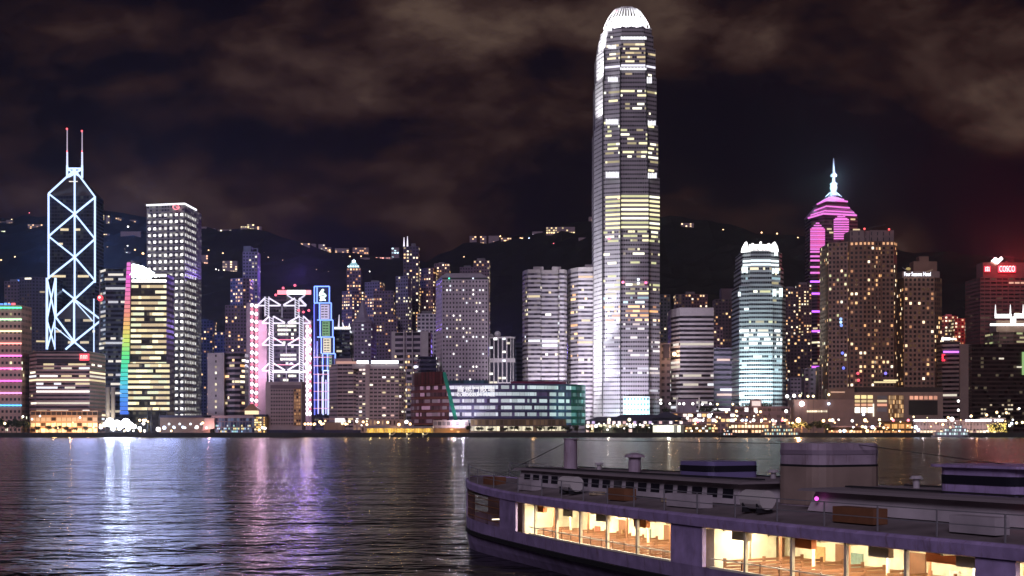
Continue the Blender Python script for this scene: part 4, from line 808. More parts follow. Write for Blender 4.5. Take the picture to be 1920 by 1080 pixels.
# silver twin
th = new_b('silver_tower', 'silver blue tower, smaller twin of the tallest skyscraper, with glowing corner claws', 'skyscraper', 1426, 1510)
sf = Fac((.42, .46, .47), (.03, .035, .045), A=.06, B=.94, C=.35, D=.85, rough=.45); cells = []; rng = random.Random(91)
TI = [(1380, 1473, 535, 760), (1384, 1469, 500, 535), (1387, 1466, 471, 500), (1392, 1460, 466, 471)]
RW = [(467, 478, 0, CYAN), (488, 497, 2, [((.85, 1, 1), 1.5)]), (500, 514, .7, CREAM), (514, 530, .75, CYAN), (530, 540, .4, YEL), (540, 552, .65, YEL), (552, 575, .35, YEL), (575, 600, .1, CYAN), (602, 612, .8, YEL), (618, 640, .95, WHT), (640, 660, .85, WHT), (660, 690, .4, CYAN), (690, 750, .15, CYAN)]
for k, (l, r, top, bot) in enumerate(TI):
    w_ = r - l; fr = [(l, 1530), (l + .07 * w_, 1512), (l + .26 * w_, 1507), (l + .26 * w_, 1504), (l + .74 * w_, 1504), (l + .74 * w_, 1507), (l + .93 * w_, 1512), (r, 1524)]
    pts = ring(fr, 30); m2 = MB(); fs = prism(m2, pts, GZ if k == 0 else Z(bot, 1504), Z(top, 1504), sf.m, 2.4, 4.55); m2.build('shaft', th)
    for fi in (1, 3, 5):
        f = fs[fi]
        for rr in range(f.nf):
            py = YH - (f.z0 + (rr + .5) * f.fh - 8) * F / 1504
            for a, b_, p, pal in RW:
                if a <= py < b_:
                    if p == 2: cells.append((f, rr, 0, f.nc, pal[0]))
                    elif rng.random() < p:
                        c = rng.randint(0, 2)
                        while c < f.nc: kk = min(f.nc - c, rng.randint(1, 5)); cells.append((f, rr, c, c + kk, pick(rng, pal))); c += kk + rng.randint(1, 3)
                    break
put_windows(th, cells, Fac((1, 1, 1), A=.05, B=.95, C=.32, D=.84), 100)
ns2 = emis((.85, 1, 1), 1.6, True)
for a, b_, t0, t1 in ((1391, 1403, 500, 512), (1448, 1461, 503, 513), (1449, 1456, 542, 556), (1461, 1468, 540, 557), (1384, 1389, 547, 556), (1452, 1459, 470, 480)):
    for i in range(3): m2 = MB(); y = 1501; m2.box(X(a + (b_ - a) * i / 3, y), y, Z(t1 - i % 2, y), X(a + (b_ - a) * (i + .75) / 3, y), y + .6, Z(t0, y), ns2); m2.build('light_fin', th)
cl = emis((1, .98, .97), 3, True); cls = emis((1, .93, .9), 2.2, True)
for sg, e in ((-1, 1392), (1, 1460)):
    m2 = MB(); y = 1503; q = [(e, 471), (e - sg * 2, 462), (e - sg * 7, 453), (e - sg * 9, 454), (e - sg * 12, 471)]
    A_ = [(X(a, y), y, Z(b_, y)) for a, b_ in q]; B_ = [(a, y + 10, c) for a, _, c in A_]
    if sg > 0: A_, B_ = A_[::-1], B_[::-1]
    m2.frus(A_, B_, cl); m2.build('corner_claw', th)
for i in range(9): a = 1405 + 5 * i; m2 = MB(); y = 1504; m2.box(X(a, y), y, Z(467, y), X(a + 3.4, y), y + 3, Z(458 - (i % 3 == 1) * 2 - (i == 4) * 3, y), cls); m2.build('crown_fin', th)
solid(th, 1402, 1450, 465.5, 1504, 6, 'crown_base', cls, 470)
lamp('SPOT', (X(1400, 1450), 1455, 22), (.75, .97, 1), 520000, (X(1410, 1504), 1504, 60), 2, 80); lamp('SPOT', (X(1440, 1450), 1450, 22), (.72, .95, 1), 420000, (X(1436, 1504), 1504, 80), 2, 70)
lamp('SPOT', (X(1376, 1480), 1478, 22), (.8, .98, 1), 150000, (X(1384, 1520), 1520, 80), 2, 60)
# apartments between
building('dark apartment tower sprinkled with amber lights just right of the silver tower', [(1473, 1800), (1497, 1800)], 540, RES((.12, .08, .09)), 3.6, 4, 22, .3, ORG + WARM, seed=95, crown=5)
building('taller amber lit apartment tower touching the pink neon tower', [(1497, 1830), (1522, 1830)], 533, RES((.13, .085, .09)), 3.6, 4, 22, .34, ORG + CREAM, seed=96, crown=6, rows=(.3, 1))
building('low dark apartment row with small amber lights in front of the amber lit pair', [(1476, 1700), (1520, 1700)], 628, RES((.12, .08, .1)), 3.8, 4.2, 18, .2, ORG, seed=97)
building('small white office block at the foot of the pink tower with red sign', [(1482, 1600), (1508, 1600)], 708, Fac((.42, .36, .42), (.05, .045, .06), A=.15, B=.85, C=.3, D=.75), 4, 4.4, 16, .05, WHT, seed=98)
building('plain dim block with pairs of yellowish windows left of the hotel apartments', [(1508, 1560), (1537, 1560)], 690, Fac((.17, .12, .15), (.03, .025, .03), A=.25, B=.75, C=.3, D=.75), 5, 5, 16, .12, YEL, seed=99)
building('brown ribbed block at the foot of the pink neon tower', [(1535, 1520), (1552, 1520)], 687, Fac((.2, .14, .12), (.04, .03, .03), A=.25, B=.75, C=.1, D=.9), 3.4, 4.4, 14, .03, ORG, seed=100)
# pink neon tower
th = new_b('pink_tower', 'tower striped with magenta neon under a stepped pyramid roof and a silver spire', 'skyscraper', 1565, 1880)
kf = Fac((.13, .075, .085), (.04, .025, .03), A=0, B=1, C=.4, D=.9, P=.12, lit=(1, .8, .5), St=.2, rough=.5); PK = emis((1, .22, .85), 1.0, True); PK2 = emis((1, .14, .6), .9, True); PU = emis((.55, .12, 1), 2.2, True)
f0 = slab(th, [(1521, 1900), (1546, 1885), (1608, 1893)], 401, kf, 3.4, 4.6, 40, 'shaft'); f1 = slab(th, [(1520, 1880), (1533, 1872), (1546, 1880)], 430, kf, 3.4, 4.6, 8, 'corner_shaft')
f2 = slab(th, [(1564, 1878), (1577, 1870), (1591, 1878)], 412, kf, 3.4, 4.6, 6, 'corner_shaft')
put_windows(th, runs(f1[:2], .35, CREAM, random.Random(3), (.15, .55), .3, 1, 3) + [(f0[1], int(f0[1].nf * q), c, c + k, CREAM[1]) for q, c, k in ((.935, 1, 2), (.935, 12, 3), (.905, 2, 2), (.97, 11, 2), (.905, 13, 2))], kf)
def chev(l, m_, r, py, ym, ys, mt, w=2.2, nm='neon_band'):
    m3 = MB(); A0, M0, B0 = (X(l, ys), ys, Z(py, ys)), (X(m_, ym), ym, Z(py, ym)), (X(r, ys), ys, Z(py, ys)); m3.bar(A0, M0, w, mt, .8); m3.bar(M0, B0, w, mt, .8); m3.build(nm, th)
py = 430
while py < 468: chev(1519.5, 1533, 1546.5, py, 1871, 1879.3, PK2 if (py // 4) % 2 else PK, 2.0); py += 3.7
for py in (472, 480.5, 488.5, 500.5, 511.5, 528, 550.5, 584, 621, 688): chev(1519.5, 1533, 1546.5 if py < 650 else 1540, py, 1871, 1879.3, PK if py < 515 else PU, 2.4)
py = 412
while py < 450: chev(1563.5, 1577, 1591.5, py, 1869, 1877.3, PK, 1.8); py += 4.4
for (l, m_, r, b_, ap, ym) in ((1520, 1533, 1546, 430, 415, 1872), (1564, 1577, 1591, 412, 399.5, 1870)):
    m2 = MB(); zt_, za_ = Z(b_, ym), Z(ap, ym); m2.face([(X(l, ym + 7), ym + 7, zt_), (X(m_, ym), ym, zt_), (X(m_, ym + 5), ym + 5, za_)], kf.m); m2.face([(X(m_, ym), ym, zt_), (X(r, ym + 7), ym + 7, zt_), (X(m_, ym + 5), ym + 5, za_)], kf.m); m2.build('corner_roof', th)
    for k in range(3): t_ = (k + .6) / 3.4; w_ = (1 - t_); chev(m_ - (m_ - l) * w_, m_, m_ + (r - m_) * w_, b_ + (ap - b_) * t_, ym + 5 * t_ - 1, ym + 7 - 1.5 * t_, PK, 1.6)
def fr4(m2, l, r, py0, l1, r1, py1, m, Yf=1882, dp=44):
    a = [(X(l, Yf), Yf + 8, Z(py0, Yf)), (X(l + .28 * (r - l), Yf), Yf - 4, Z(py0, Yf)), (X(r, Yf), Yf + 4, Z(py0, Yf)), (X(r, Yf), Yf + dp, Z(py0, Yf)), (X(l, Yf), Yf + dp, Z(py0, Yf))]
    b_ = [(X(l1, Yf), Yf + 8 + 6, Z(py1, Yf)), (X(l1 + .28 * (r1 - l1), Yf), Yf + 4, Z(py1, Yf)), (X(r1, Yf), Yf + 10, Z(py1, Yf)), (X(r1, Yf), Yf + dp - 6, Z(py1, Yf)), (X(l1, Yf), Yf + dp - 6, Z(py1, Yf))]
    m2.frus(a, b_, m)
m2 = MB(); rf = mat('pink_roof_cladding', (.4, .2, .36)); fr4(m2, 1520, 1608, 402.5, 1534, 1594, 385, rf); fr4(m2, 1536, 1592, 385.5, 1538, 1590, 378, kf.m); fr4(m2, 1536, 1592, 378, 1556, 1575, 367, rf); m2.build('stepped_roof', th)
for (l, r, py, l1, r1, w_) in ((1519, 1609, 402, 0, 0, 2.4), (1524, 1604, 396.5, 0, 0, 1.6), (1531, 1596, 388, 0, 0, 1.8), (1536, 1592, 376, 0, 0, 2.0), (1543, 1585, 372, 0, 0, 1.3)):
    m3 = MB(); y = 1874; a, m_, b_ = (X(l, y), y + 14, Z(py + 4, y)), (X(l + .28 * (r - l), y), y, Z(py - 1.5, y)), (X(r, y), y + 8, Z(py, y)); m3.bar(a, m_, w_, PK, 1); m3.bar(m_, b_, w_, PK, 1); m3.build('neon_band', th)
m2 = MB(); cx, cy = X(1563, 1900), 1900; pr = [(5.5, 367), (3.2, 362), (5.2, 352), (4.2, 346), (5.4, 346), (5, 344), (2.2, 342), (1.6, 334), (1.2, 333), (4.2, 331.5), (4.6, 328.5), (3.4, 326), (1.6, 324), (1.1, 310), (.3, 297)]
sm = mat('silver_spire', (.75, .85, .95), .3, .5)
for (r0, p0), (r1, p1) in zip(pr, pr[1:]): m2.cyl((cx, cy, Z(p0, 1900)), (cx, cy, Z(p1, 1900)), r0, r1, sm, 10)
for k in range(6): a = k * math.pi / 3; m2.bar((cx + 11 * math.cos(a), cy + 11 * math.sin(a), Z(369, 1900)), (cx + 2 * math.cos(a), cy + 2 * math.sin(a), Z(358, 1900)), .9, sm)
m2.build('spire', th); lamp('POINT', (cx - 9, 1880, Z(352, 1900)), (.55, .95, 1), 90000, size=1); lamp('POINT', (cx + 6, 1886, Z(330, 1900)), (.5, .6, 1), 60000, size=1); lamp('POINT', (cx, 1868, Z(372, 1900)), (1, .2, .8), 9000, size=2)
# hotel apartments
hf = lambda w=(.25, .145, .10): Fac(w, (.022, .018, .018), A=.25, B=.78, C=.2, D=.75, P=.10, lit=(1, .5, .22), St=.35)
th = building('brown hotel apartment tower with window columns and a lower left wing, overlapping the pink tower', [(1550, 1500), (1553, 1488), (1596, 1480)], 453, hf((.30, .19, .15)), 3.7, 4.7, 34, .09, ORG + YEL, seed=110, clump=.9)
f = slab(th, [(1593, 1474), (1618, 1470), (1640, 1470), (1641, 1474), (1652, 1474), (1653, 1470), (1676, 1470), (1682, 1480)], 452, hf(), 4.0, 4.7, 34, 'main_wall')
put_windows(th, scatter(f, .16, ORG + WARM, random.Random(5), (.12, .97), clump=.9) + [(q, q.nf - 1, c, c + 1, ((1, .5, .22), .9)) for q in f[:7] if q.L > 8 for c in range(q.nc)], hf(), 100, 'lit_window')
m2 = MB(); prism(m2, ring([(1594, 1474), (1620, 1472), (1621, 1476), (1630, 1476), (1631, 1472), (1676, 1474)], 26), Z(452, 1470), Z(431, 1470), Fac((.23, .17, .16), A=.2, B=.35, C=.1, D=.7).m, 6, 6); m2.build('attic', th)
m2 = MB(); m2.bar((X(1618, 1480), 1480, Z(430, 1480)), (X(1660, 1480), 1480, Z(421, 1480)), .8, DARK); m2.build('crane_arm', th)
for a, py in ((1621, 429), (1667, 430)): m2 = MB(); m2.ball((X(a, 1472), 1472, Z(py, 1472)), 1.2, emis((1, .1, .1), 2), 6, 4); m2.build('beacon', th)
for a, py, c in ((1577, 598, (.3, .5, 1)), (1577, 604, (.5, .8, 1)), (1578, 610, (.2, .35, 1)), (1582, 690, (.15, .2, 1)), (1580, 662, (.15, .2, 1)), (1661, 700, (.25, .2, 1)), (1609, 700, (1, .1, .15)), (1610, 713, (1, .1, .15))): m2 = MB(); y = 1466; m2.ball((X(a, y), y + 1, Z(py, y)), 1.6, emis(c, 1.6), 6, 4); m2.build('coloured_window_lamp', th)
th = building('brown hotel with a white rooftop name sign and columns of amber windows', [(1690, 1492), (1695, 1480), (1752, 1480), (1766, 1492)], 520, hf((.27, .16, .11)), 4.4, 5.0, 30, .17, ORG + WARM, seed=112, clump=.6, rows=(.02, .93))
m2 = MB(); prism(m2, ring([(1692, 1484), (1762, 1484)], 24), Z(520, 1480), Z(508, 1480), mat('brown_attic', (.26, .18, .15)), 5, 5); m2.build('attic', th); m2 = MB(); m2.box(X(1713, 1494), 1494, Z(508, 1484), X(1757, 1494), 1510, Z(490, 1494), hf().m); m2.box(X(1724, 1496), 1497, Z(490, 1494), X(1742, 1496), 1508, Z(480, 1494), hf().m); m2.build('plant_tower', th)
text(th, 'Four Seasons Hotel', 1695.5, 1745, 514.2, 1477.5, emis((.88, .90, 1), 2.6, True), 'hotel_lettering', 4.3)
m2 = MB(); y = 1478; m2.bar((X(1692, y), y, Z(501.5, y)), (X(1699, y), y, Z(506, y)), .5, STEEL); m2.ball((X(1703, y), y, Z(504, y)), 2.6, emis((.75, .55, .15), .5), 8, 5, .6); m2.bar((X(1736, y), y, Z(510, y)), (X(1749, y), y, Z(505.5, y)), .8, emis((.8, .5, .25), .25)); m2.build('gold_roof_ornament', th)
# far right
th = building('dark red tinted office tower topped by a red glowing name sign and white chevron emblem', [(1826, 1760), (1838, 1740), (1846, 1740), (1935, 1740)], 520, Fac((.18, .07, .065), (.035, .018, .018), A=.1, B=.9, C=.35, D=.8, P=.05, lit=(1, .6, .4), St=.3), 7, 4.8, 34, 0, seed=120)
put_windows(th, [(th.faces[2], th.faces[2].nf - 2, c, c + 1, ((1, .55, .35), .8)) for c in range(4, 8)] + [(th.faces[2], 30, 5, 6, CREAM[0])], th.fac)
solid(th, 1843, 1925, 492, 1742, 24, 'attic', mat('red_brown_attic', (.2, .07, .065)), 521)
y = 1737; LR = emis((1, .62, .62), 2.4, True); RD = emis((1, .02, .05), 2.2, True)
text(th, 'COSCO', 1874, 1903, 504.5, y, LR, 'name_lettering', 7.2); solid(th, 1872, 1905, 498.5, y + 1, 1.2, 'red_sign_back', RD, 510.5)
solid(th, 1846, 1857, 499, y, 1.2, 'red_sign_box', RD, 509.5); m2 = MB()
for a, b_, c, d in ((1847.5, 501, 1855, 502.2), (1847.5, 506, 1855, 507.2), (1847.5, 501, 1848.7, 509), (1850.8, 499.8, 1852, 509), (1854, 501, 1855.2, 509)): m2.box(X(a, y), y - .6, Z(d, y), X(c, y), y - .1, Z(b_, y), emis((1, .7, .72), 1.6))
m2.build('sign_glyph', th)
m2 = MB(); wm_ = emis((1, .93, .93), 2.8, True)
for q in (((1858.5, 489), (1862, 486), (1871, 491), (1868, 495)), ((1866, 492), (1877, 481), (1880.5, 486), (1870, 495.5)), ((1863, 484.6), (1866.5, 482.6), (1871, 486), (1868.5, 488))):
    A_ = [(X(a, y), y - 1, Z(b_, y)) for a, b_ in q]; m2.frus(A_, [(a, y + 1, c) for a, _, c in A_], wm_)
m2.build('chevron_emblem', th); m2 = MB(); m2.bar((X(1858, y), y + 1, Z(491, y)), (X(1868, y), y + 1, Z(497, y)), .9, emis((1, .5, .3), .8)); m2.build('sign_frame', th)
lamp('POINT', (X(1886, y), y - 16, Z(504, y)), (1, .05, .07), 22000, size=4); lamp('POINT', (X(1868, y), y + 6, Z(478, y)), (1, .25, .3), 30000, size=2)
th = building('round topped tower with a blazing white ring crown and masts at the right edge', [(1861, 1690), (1874, 1676), (1900, 1670), (1935, 1676)], 622, Fac((.2, .12, .09), (.06, .05, .03), A=.05, B=.95, C=.4, D=.85, P=.12, lit=(.8, .9, .4), St=.3), 4, 5, 30, .15, [((.75, .85, .35), .5), ((.9, .8, .4), .5)], 'r', 122)
solid(th, 1868, 1935, 601, 1680, 24, 'drum', mat('drum_wall', (.3, .2, .15)), 622); cr_ = emis((1, .98, .95), 3, True)
for nm, l, r, t0, t1 in (('crown_ring', 1867, 1897, 589, 596), ('crown_ring', 1903, 1935, 588, 596), ('crown_ring', 1858, 1935, 606.5, 610.5), ('crown_panel', 1896, 1905, 594, 605)): solid(th, l, r, t0, 1668, 3, nm, cr_, t1)
for a in (1866.5, 1894.5, 1918.5): m2 = MB(); m2.cyl((X(a, 1669), 1669, Z(592, 1669)), (X(a, 1669), 1669, Z(571, 1669)), 1.2, .3, emis((1, .95, .95), 1.6)); m2.build('crown_mast', th)
building('amber lit apartment block seen between the hotel and the red signed tower', [(1765, 1900), (1790, 1895), (1796, 1905)], 592, RES((.16, .09, .07)), 4, 4.4, 20, .34, WARM + CREAM, seed=123, crown=5); building('wide apartment block bright with amber windows left of the red signed tower', [(1790, 1880), (1832, 1880)], 597, RES((.18, .10, .07)), 4, 4.4, 22, .42, WARM + CREAM, seed=124)
th = building('slim banded block with a white roof sign, violet light bar and red glyph', [(1766, 1460), (1800, 1452)], 640, Fac((.22, .15, .13), (.02, .015, .018), A=0, B=1, C=.4, D=.9, rough=.6), 3.2, 4.4, 18, .12, WHT, 'r', 125)
for nm, l, r, t0, t1, e in (('white_roof_sign', 1766, 1782, 633, 637.5, emis((1, .97, .95), 3, True)), ('white_roof_sign', 1783, 1793, 634, 637, emis((1, .97, .95), 3, True)), ('violet_light_bar', 1769, 1798, 658, 661.5, emis((.55, .15, 1), 2, True)), ('red_glyph', 1766.5, 1772, 664, 666, RD), ('red_glyph', 1766.5, 1769, 664, 677, RD), ('red_glyph', 1766.5, 1772, 674, 677, RD)): solid(th, l, r, t0, 1450, 1, nm, e, t1)
solid(th, 1800, 1822, 645, 1450, 16, 'blank_wing', mat('brown_wing', (.24, .17, .14)))
th = building('broad black glass block speckled with faint gold reflections at the far right', [(1822, 1440), (1945, 1440)], 645, Fac((.05, .032, .028), (.02, .014, .014), A=.0, B=1, C=.3, D=.9, P=.05, lit=(1, .8, .5), St=.4, rough=.4), 3, 4.4, 22, 0, seed=126)
rng = random.Random(8); f = th.faces[0]; put_windows(th, [(f, int(f.nf * (.18 + .12 * rng.random())), (c := rng.randint(2, 40)), c + 1, ((1, .8, .5), rng.choice((.3, .5, .9)))) for _ in range(46)] + [(f, int(f.nf * q), c, c + 2, WHT[2]) for q, c in ((.81, 9), (.74, 15), (.52, 22), (.27, 12))], Fac((1, 1, 1), A=.1, B=.8, C=.35, D=.75), 60)  # gold reflections put in as small glowing panes, plus a few lit windows
m2 = MB(); m2.box(X(1916, 1438), 1437, Z(703, 1438), X(1921, 1438), 1438, Z(660, 1438), emis((.5, .9, .3), .5)); m2.build('green_light_strip', th)
# ================================================================== WATERFRONT
def lowrise(label, name, l, r, top, Y, dep, mt, lights=None, cat='pier', bot=None, cw=4, fh=4.5, wf=None, seed=1, group=None):
    th = new_b(name, label, cat, (l + r) / 2, Y, group); m2 = MB(); z0 = GZ if bot is None else Z(bot, Y)
    f = prism(m2, ring([(l, Y), (r, Y)], dep), z0, Z(top, Y), mt, cw, fh); m2.build('wall', th); th.f = f[0]; th.Y = Y
    if lights:
        p, pal = lights; put_windows(th, scatter(f[:1], p, pal, random.Random(seed), clump=.3), wf or Fac((1, 1, 1), A=.1, B=.9, C=.2, D=.8), 80)
    return th
def roofslab(th, l, r, top, bot, Y, dep, m, nm='roof'):
    m2 = MB(); m2.box(X(l, Y), Y, Z(bot, Y), X(r, Y), Y + dep, Z(top, Y), m); return m2.build(nm, th)
bw = mat('brown_wall', (.24, .16, .13)); dkg = mat('dark_green_wall', (.035, .05, .035)); navy = mat('navy_hoarding', (.03, .03, .08)); pk = mat('pinkish_wall', (.4, .27, .27)); dr = mat('dark_roof', (.05, .05, .09))
th = lowrise('low dark roofed hall with a row of white lights left of the slanted concrete block', 'waterfront_hall', 300, 394, 783, 1385, 20, bw.copy(), None, 'building'); roofslab(th, 298, 396, 778.5, 783, 1384, 24, dr)
for k in range(9): m2 = MB(); m2.ball((X(307 + 10 * k, 1383), 1383, Z(795 if k % 2 else 802, 1383)), 1.1, emis((.8, .9, 1), 2.5), 6, 4); m2.build('wall_lamp', th)
th = new_b('civic_hall', 'low civic hall with slanted concrete end and a long strip of coloured windows', 'building', 440, 1385); slab(th, [(404, 1386), (478, 1386)], 780, Fac((.2, .16, .2), (.03, .04, .1), A=.1, B=.9, C=.1, D=.9, P=.6, lit=(.5, .65, 1), St=.3), 3, 6, 18)
roofslab(th, 380, 497, 779, 784, 1384, 20, mat('pink_eave', (.4, .3, .32))); y = 1383; A_ = [(X(a, y), y, Z(b_, y)) for a, b_ in ((384, 784), (402, 784), (402, 803), (378, 808))]; m2 = MB(); m2.frus(A_[::-1], [(a, b_ + 14, c) for a, b_, c in A_[::-1]], mat('slanted_concrete', (.5, .37, .34))); m2.build('slanted_end', th)
rng = random.Random(17); put_windows(th, [(prism(MB(), ring([(404, 1385.8), (476, 1385.8)], 3), GZ, Z(785, 1386), ROOF, 1.6, 3)[0], r, c, c + 1, rng.choice([((.4, .7, 1), .9), ((.5, 1, .9), .7), ((1, .8, .3), 1.0), ((.8, .9, 1), .7)])) for r in range(3) for c in range(23) if rng.random() < .4], Fac((1, 1, 1), A=.1, B=.9, C=.2, D=.8), 40)
lamp('POINT', (X(392, 1378), 1376, 9), (1, .5, .45), 7000, size=1)
th = new_b('lit_pavilion', 'small orange lit pavilion with a peaked roof above the civic hall', 'pavilion', 469, 1400, z=GZ); y = 1400; solid(th, 459, 481, 770, y, 12, 'lit_wall', emis((1, .78, .45), 1.3), 777)
solid(th, 460, 480, 777, y, 11, 'base', bw, 800); m2 = MB(); cx = X(470, y); zt_ = Z(770, y); zp = Z(757, y); q = 8; m2.frus([(cx - q, y - 1, zt_), (cx + q, y - 1, zt_), (cx + q, y + 14, zt_), (cx - q, y + 14, zt_)], [(cx - 1, y + 5, zp), (cx + 1, y + 5, zp), (cx + 1, y + 7, zp), (cx - 1, y + 7, zp)], mat('orange_roof', (.4, .22, .12))); m2.build('peaked_roof', th)
th = lowrise('glowing golden kiosk with dark roof beside the plain civic block', 'golden_kiosk', 477, 497, 781, 1375, 10, emis((.2, .1, .03), .3), (.7, [((1, .65, .15), 1.6), ((1, .5, .08), 1.0), ((1, .8, .4), 2)]), 'kiosk', cw=1.6, fh=2.4); roofslab(th, 475, 499, 777, 781, 1374, 12, dr)
th = lowrise('long flat navy hoarding wall on the quay below the stepped neon tower', 'quay_hoarding', 500, 676, 806, 1338, 3, navy, None, 'hoarding'); m2 = MB()
for k in range(18): m2.box(X(500 + 10 * k, 1337.6), 1337.5, GZ, X(500.6 + 10 * k, 1337.6), 1338, Z(806, 1338), DARK)
m2.build('panel_joint', th)
th = lowrise('bright white lit tent like shelter behind the hoarding', 'white_shelter', 628, 646, 784, 1365, 8, emis((1, .95, .95), 1.2), None, 'shelter', bot=792); solid(th, 606, 647, 784, 1366, 8, 'canopy', pk, 787); solid(th, 607, 645, 792, 1367, 6, 'base', bw)
# colonnade pier
th = new_b('colonnade_pier', 'low pier with a row of yellow lit columns under a flat roof', 'pier', 745, 1335); Y = 1334
roofslab(th, 684, 812, 799, 803, Y, 9, mat('pier_roof', (.3, .27, .3))); solid(th, 686, 812, 803, Y + 6, .6, 'back_wall', mat('ochre_wall', (.5, .36, .12)), 815)
for k in range(26):
    m2 = MB(); a = 687 + 4.85 * k; m2.box(X(a, Y), Y, GZ - .2, X(a + 1.4, Y), Y + .8, Z(803, Y), mat('cream_column', (.6, .55, .4)) if k == 0 else m2_c); m2_c = m2.mats[0]; m2.build('column', th)
for k in range(7): lamp('POINT', (X(694 + 18 * k, Y), Y + 3, 6.4), (1, .75, .25), 1300, size=.5)
for a in (735, 767, 797):
    b3 = new_b('davit_arm', 'pale curved davit arm below the colonnade pier, %s' % {735: 'the left one', 767: 'the middle one', 797: 'the right one by the pier end'}[a], 'davit', a, 1326, z=0); m2 = MB(); y = 1325.5
    for p, q in (((-4, 822), (-4, 814)), ((-4, 814), (0, 815.5)), ((0, 815.5), (5, 812.5)), ((5, 812.5), (5, 810))): m2.bar((X(a + p[0], y), y, Z(p[1], y)), (X(a + q[0], y), y, Z(q[1], y)), 1.0, mat('cream_steel', (.7, .62, .42)) if not m2.mats else m2.mats[0])
    m2.build('arm', b3); m2 = MB(); m2.ball((X(a - 4, y), y - .8, Z(813.5, y)), .8, emis((1, .85, .4), 1.5), 6, 4); m2.build('davit_lamp', b3)
lowrise('orange lit low shed at the right end of the colonnade pier', 'low_shed', 814, 880, 803, 1342, 8, mat('ochre_shed', (.5, .3, .12)), (.3, ORG), 'shed', cw=3, fh=3); lamp('POINT', (X(848, 1336), 1333, 8), (1, .55, .2), 3000, size=1)
# hip roofed pier
th = new_b('hip_roofed_pier', 'ferry pier with a long dark hipped roof and a bright two storey white hall', 'pier', 1190, 1350); Y = 1342
for l, r, t0, m_ in ((1098, 1226, 795, Fac((.08, .09, .07), (.05, .05, .04), A=.1, B=.9, C=.3, D=.95)),): f = slab(th, [(l, Y), (r, Y)], t0, m_, 4, 3.6, 18, 'pier_wall')
put_windows(th, [(f[0], r, c, c + 1, rng.choice(WHT + CREAM + [((1, .7, .6), 1.2)])) for r in (f[0].nf - 1, f[0].nf - 2) for c in range(f[0].nc) if rng.random() < (.85 if r == f[0].nf - 1 else .25)], Fac((1, 1, 1), A=.12, B=.88, C=.2, D=.9), 80)
f = slab(th, [(1224, Y - 4), (1283, Y - 4)], 796.5, Fac((.2, .2, .17), (.2, .2, .2), A=.1, B=.9, C=.1, D=.9), 3.2, 5.2, 20, 'lit_hall', GZ); ff = f[0]
put_windows(th, [(ff, r, c, c + 1, ((1, .97, .72), 1.7 if (c * 3 + r) % 5 else 1.2)) for r in range(ff.nf) for c in range(ff.nc) if c < ff.nc - 3 or (c + r) % 2], Fac((1, 1, 1), A=.05, B=.95, C=.1, D=.92), 80)
f = slab(th, [(1098, Y + 6), (1282, Y + 6)], 789, Fac((.16, .13, .2), (.05, .04, .06), A=.15, B=.85, C=.3, D=.9), 5, 4, 14, 'upper_storey', Z(796, Y + 6)); put_windows(th, [(f[0], 0, c, c + 1, rng.choice([((1, .85, .95), 1.2), ((.8, .6, 1), .9), ((1, .8, .8), 1.4), ((1, .6, .6), .9)])) for c in range(f[0].nc) if rng.random() < .6], Fac((1, 1, 1), A=.2, B=.8, C=.2, D=.9), 60)
m2 = MB(); y0, y1 = Y + 2, Y + 26; ym = Y + 14
def hip(l, r, pl, pr, e, p):
    z0, z1 = Z(e, y0), Z(p, ym); m2.frus([(X(l, y0), y0, z0), (X(r, y0), y0, z0), (X(r, y0), y1, z0), (X(l, y0), y1, z0)], [(X(pl, ym), ym - .5, z1), (X(pr, ym), ym - .5, z1), (X(pr, ym), ym + .5, z1), (X(pl, ym), ym + .5, z1)], dr)
hip(1098, 1226, 1120, 1215, 789, 781.5); hip(1140, 1284, 1165, 1262, 788.5, 777.5); hip(1222, 1284, 1245, 1252, 784, 772); m2.build('hipped_roof', th)
for a in (1142, 1180): m2 = MB(); m2.ball((X(a, Y - 1), Y - 1, Z(787, Y)), 1.7, emis((1, .9, .6), 2.2, True), 8, 5); m2.build('globe_lamp', th)
lamp('POINT', (X(1254, 1332), 1329, 9), (1, .97, .8), 9000, size=1); lamp('POINT', (X(1140, 1335), 1333, 9), (1, .9, .75), 4000, size=1)
th = new_b('gate_frame', 'thin white portal frame standing on the terrace above the piers', 'gate', 1290, 1430, z=GZ); y = 1430
for a in (1269, 1311): solid(th, a - 1, a + 1, 745, y, 1.5, 'post', WHITE, 790)
solid(th, 1264, 1313, 743.5, y, 1.5, 'lintel', WHITE, 745.5); m2 = MB(); m2.box(X(1271, y), y + 14, Z(772, y), X(1309, y), y + 15, Z(748, y), mat('lilac_screen', (.3, .24, .32))); m2.build('screen_wall', th)
th = lowrise('low brown terrace building dotted with small lights above the hip roofed pier', 'terrace_building', 1262, 1378, 774, 1412, 26, Fac((.27, .18, .2), (.12, .08, .1), A=.15, B=.85, C=.25, D=.75).m, (.42, PINKW + WARM), 'building', cw=4.6, fh=5.5, seed=4); roofslab(th, 1258, 1380, 772, 774.6, 1410, 30, mat('lilac_roof', (.33, .25, .3)))
th = lowrise('long mauve podium with a few lights below the silver tower', 'podium_building', 1378, 1490, 762, 1420, 26, Fac((.29, .19, .2), (.15, .1, .1), A=.1, B=.9, C=.3, D=.7).m, (.12, WARM + PINKW), 'building', cw=4.6, fh=6, seed=6); y = 1418
for a, b_, t0, t1 in ((1408, 1428, 749, 764),): solid(th, a, b_, t0, y, 6, 'roof_box', pk, t1); solid(th, a + 2, b_ - 2, t0 + 3, y - .5, .4, 'lit_opening', emis((1, .8, .75), .9), t1 - 3)
th = lowrise('plain brown wall of the mall with a single strip of lights', 'mall_wall_block', 1488, 1602, 749, 1405, 30, mat('brown_plaster', (.30, .2, .17)), None, 'building'); y = 1404
m2 = MB(); rng = random.Random(5)
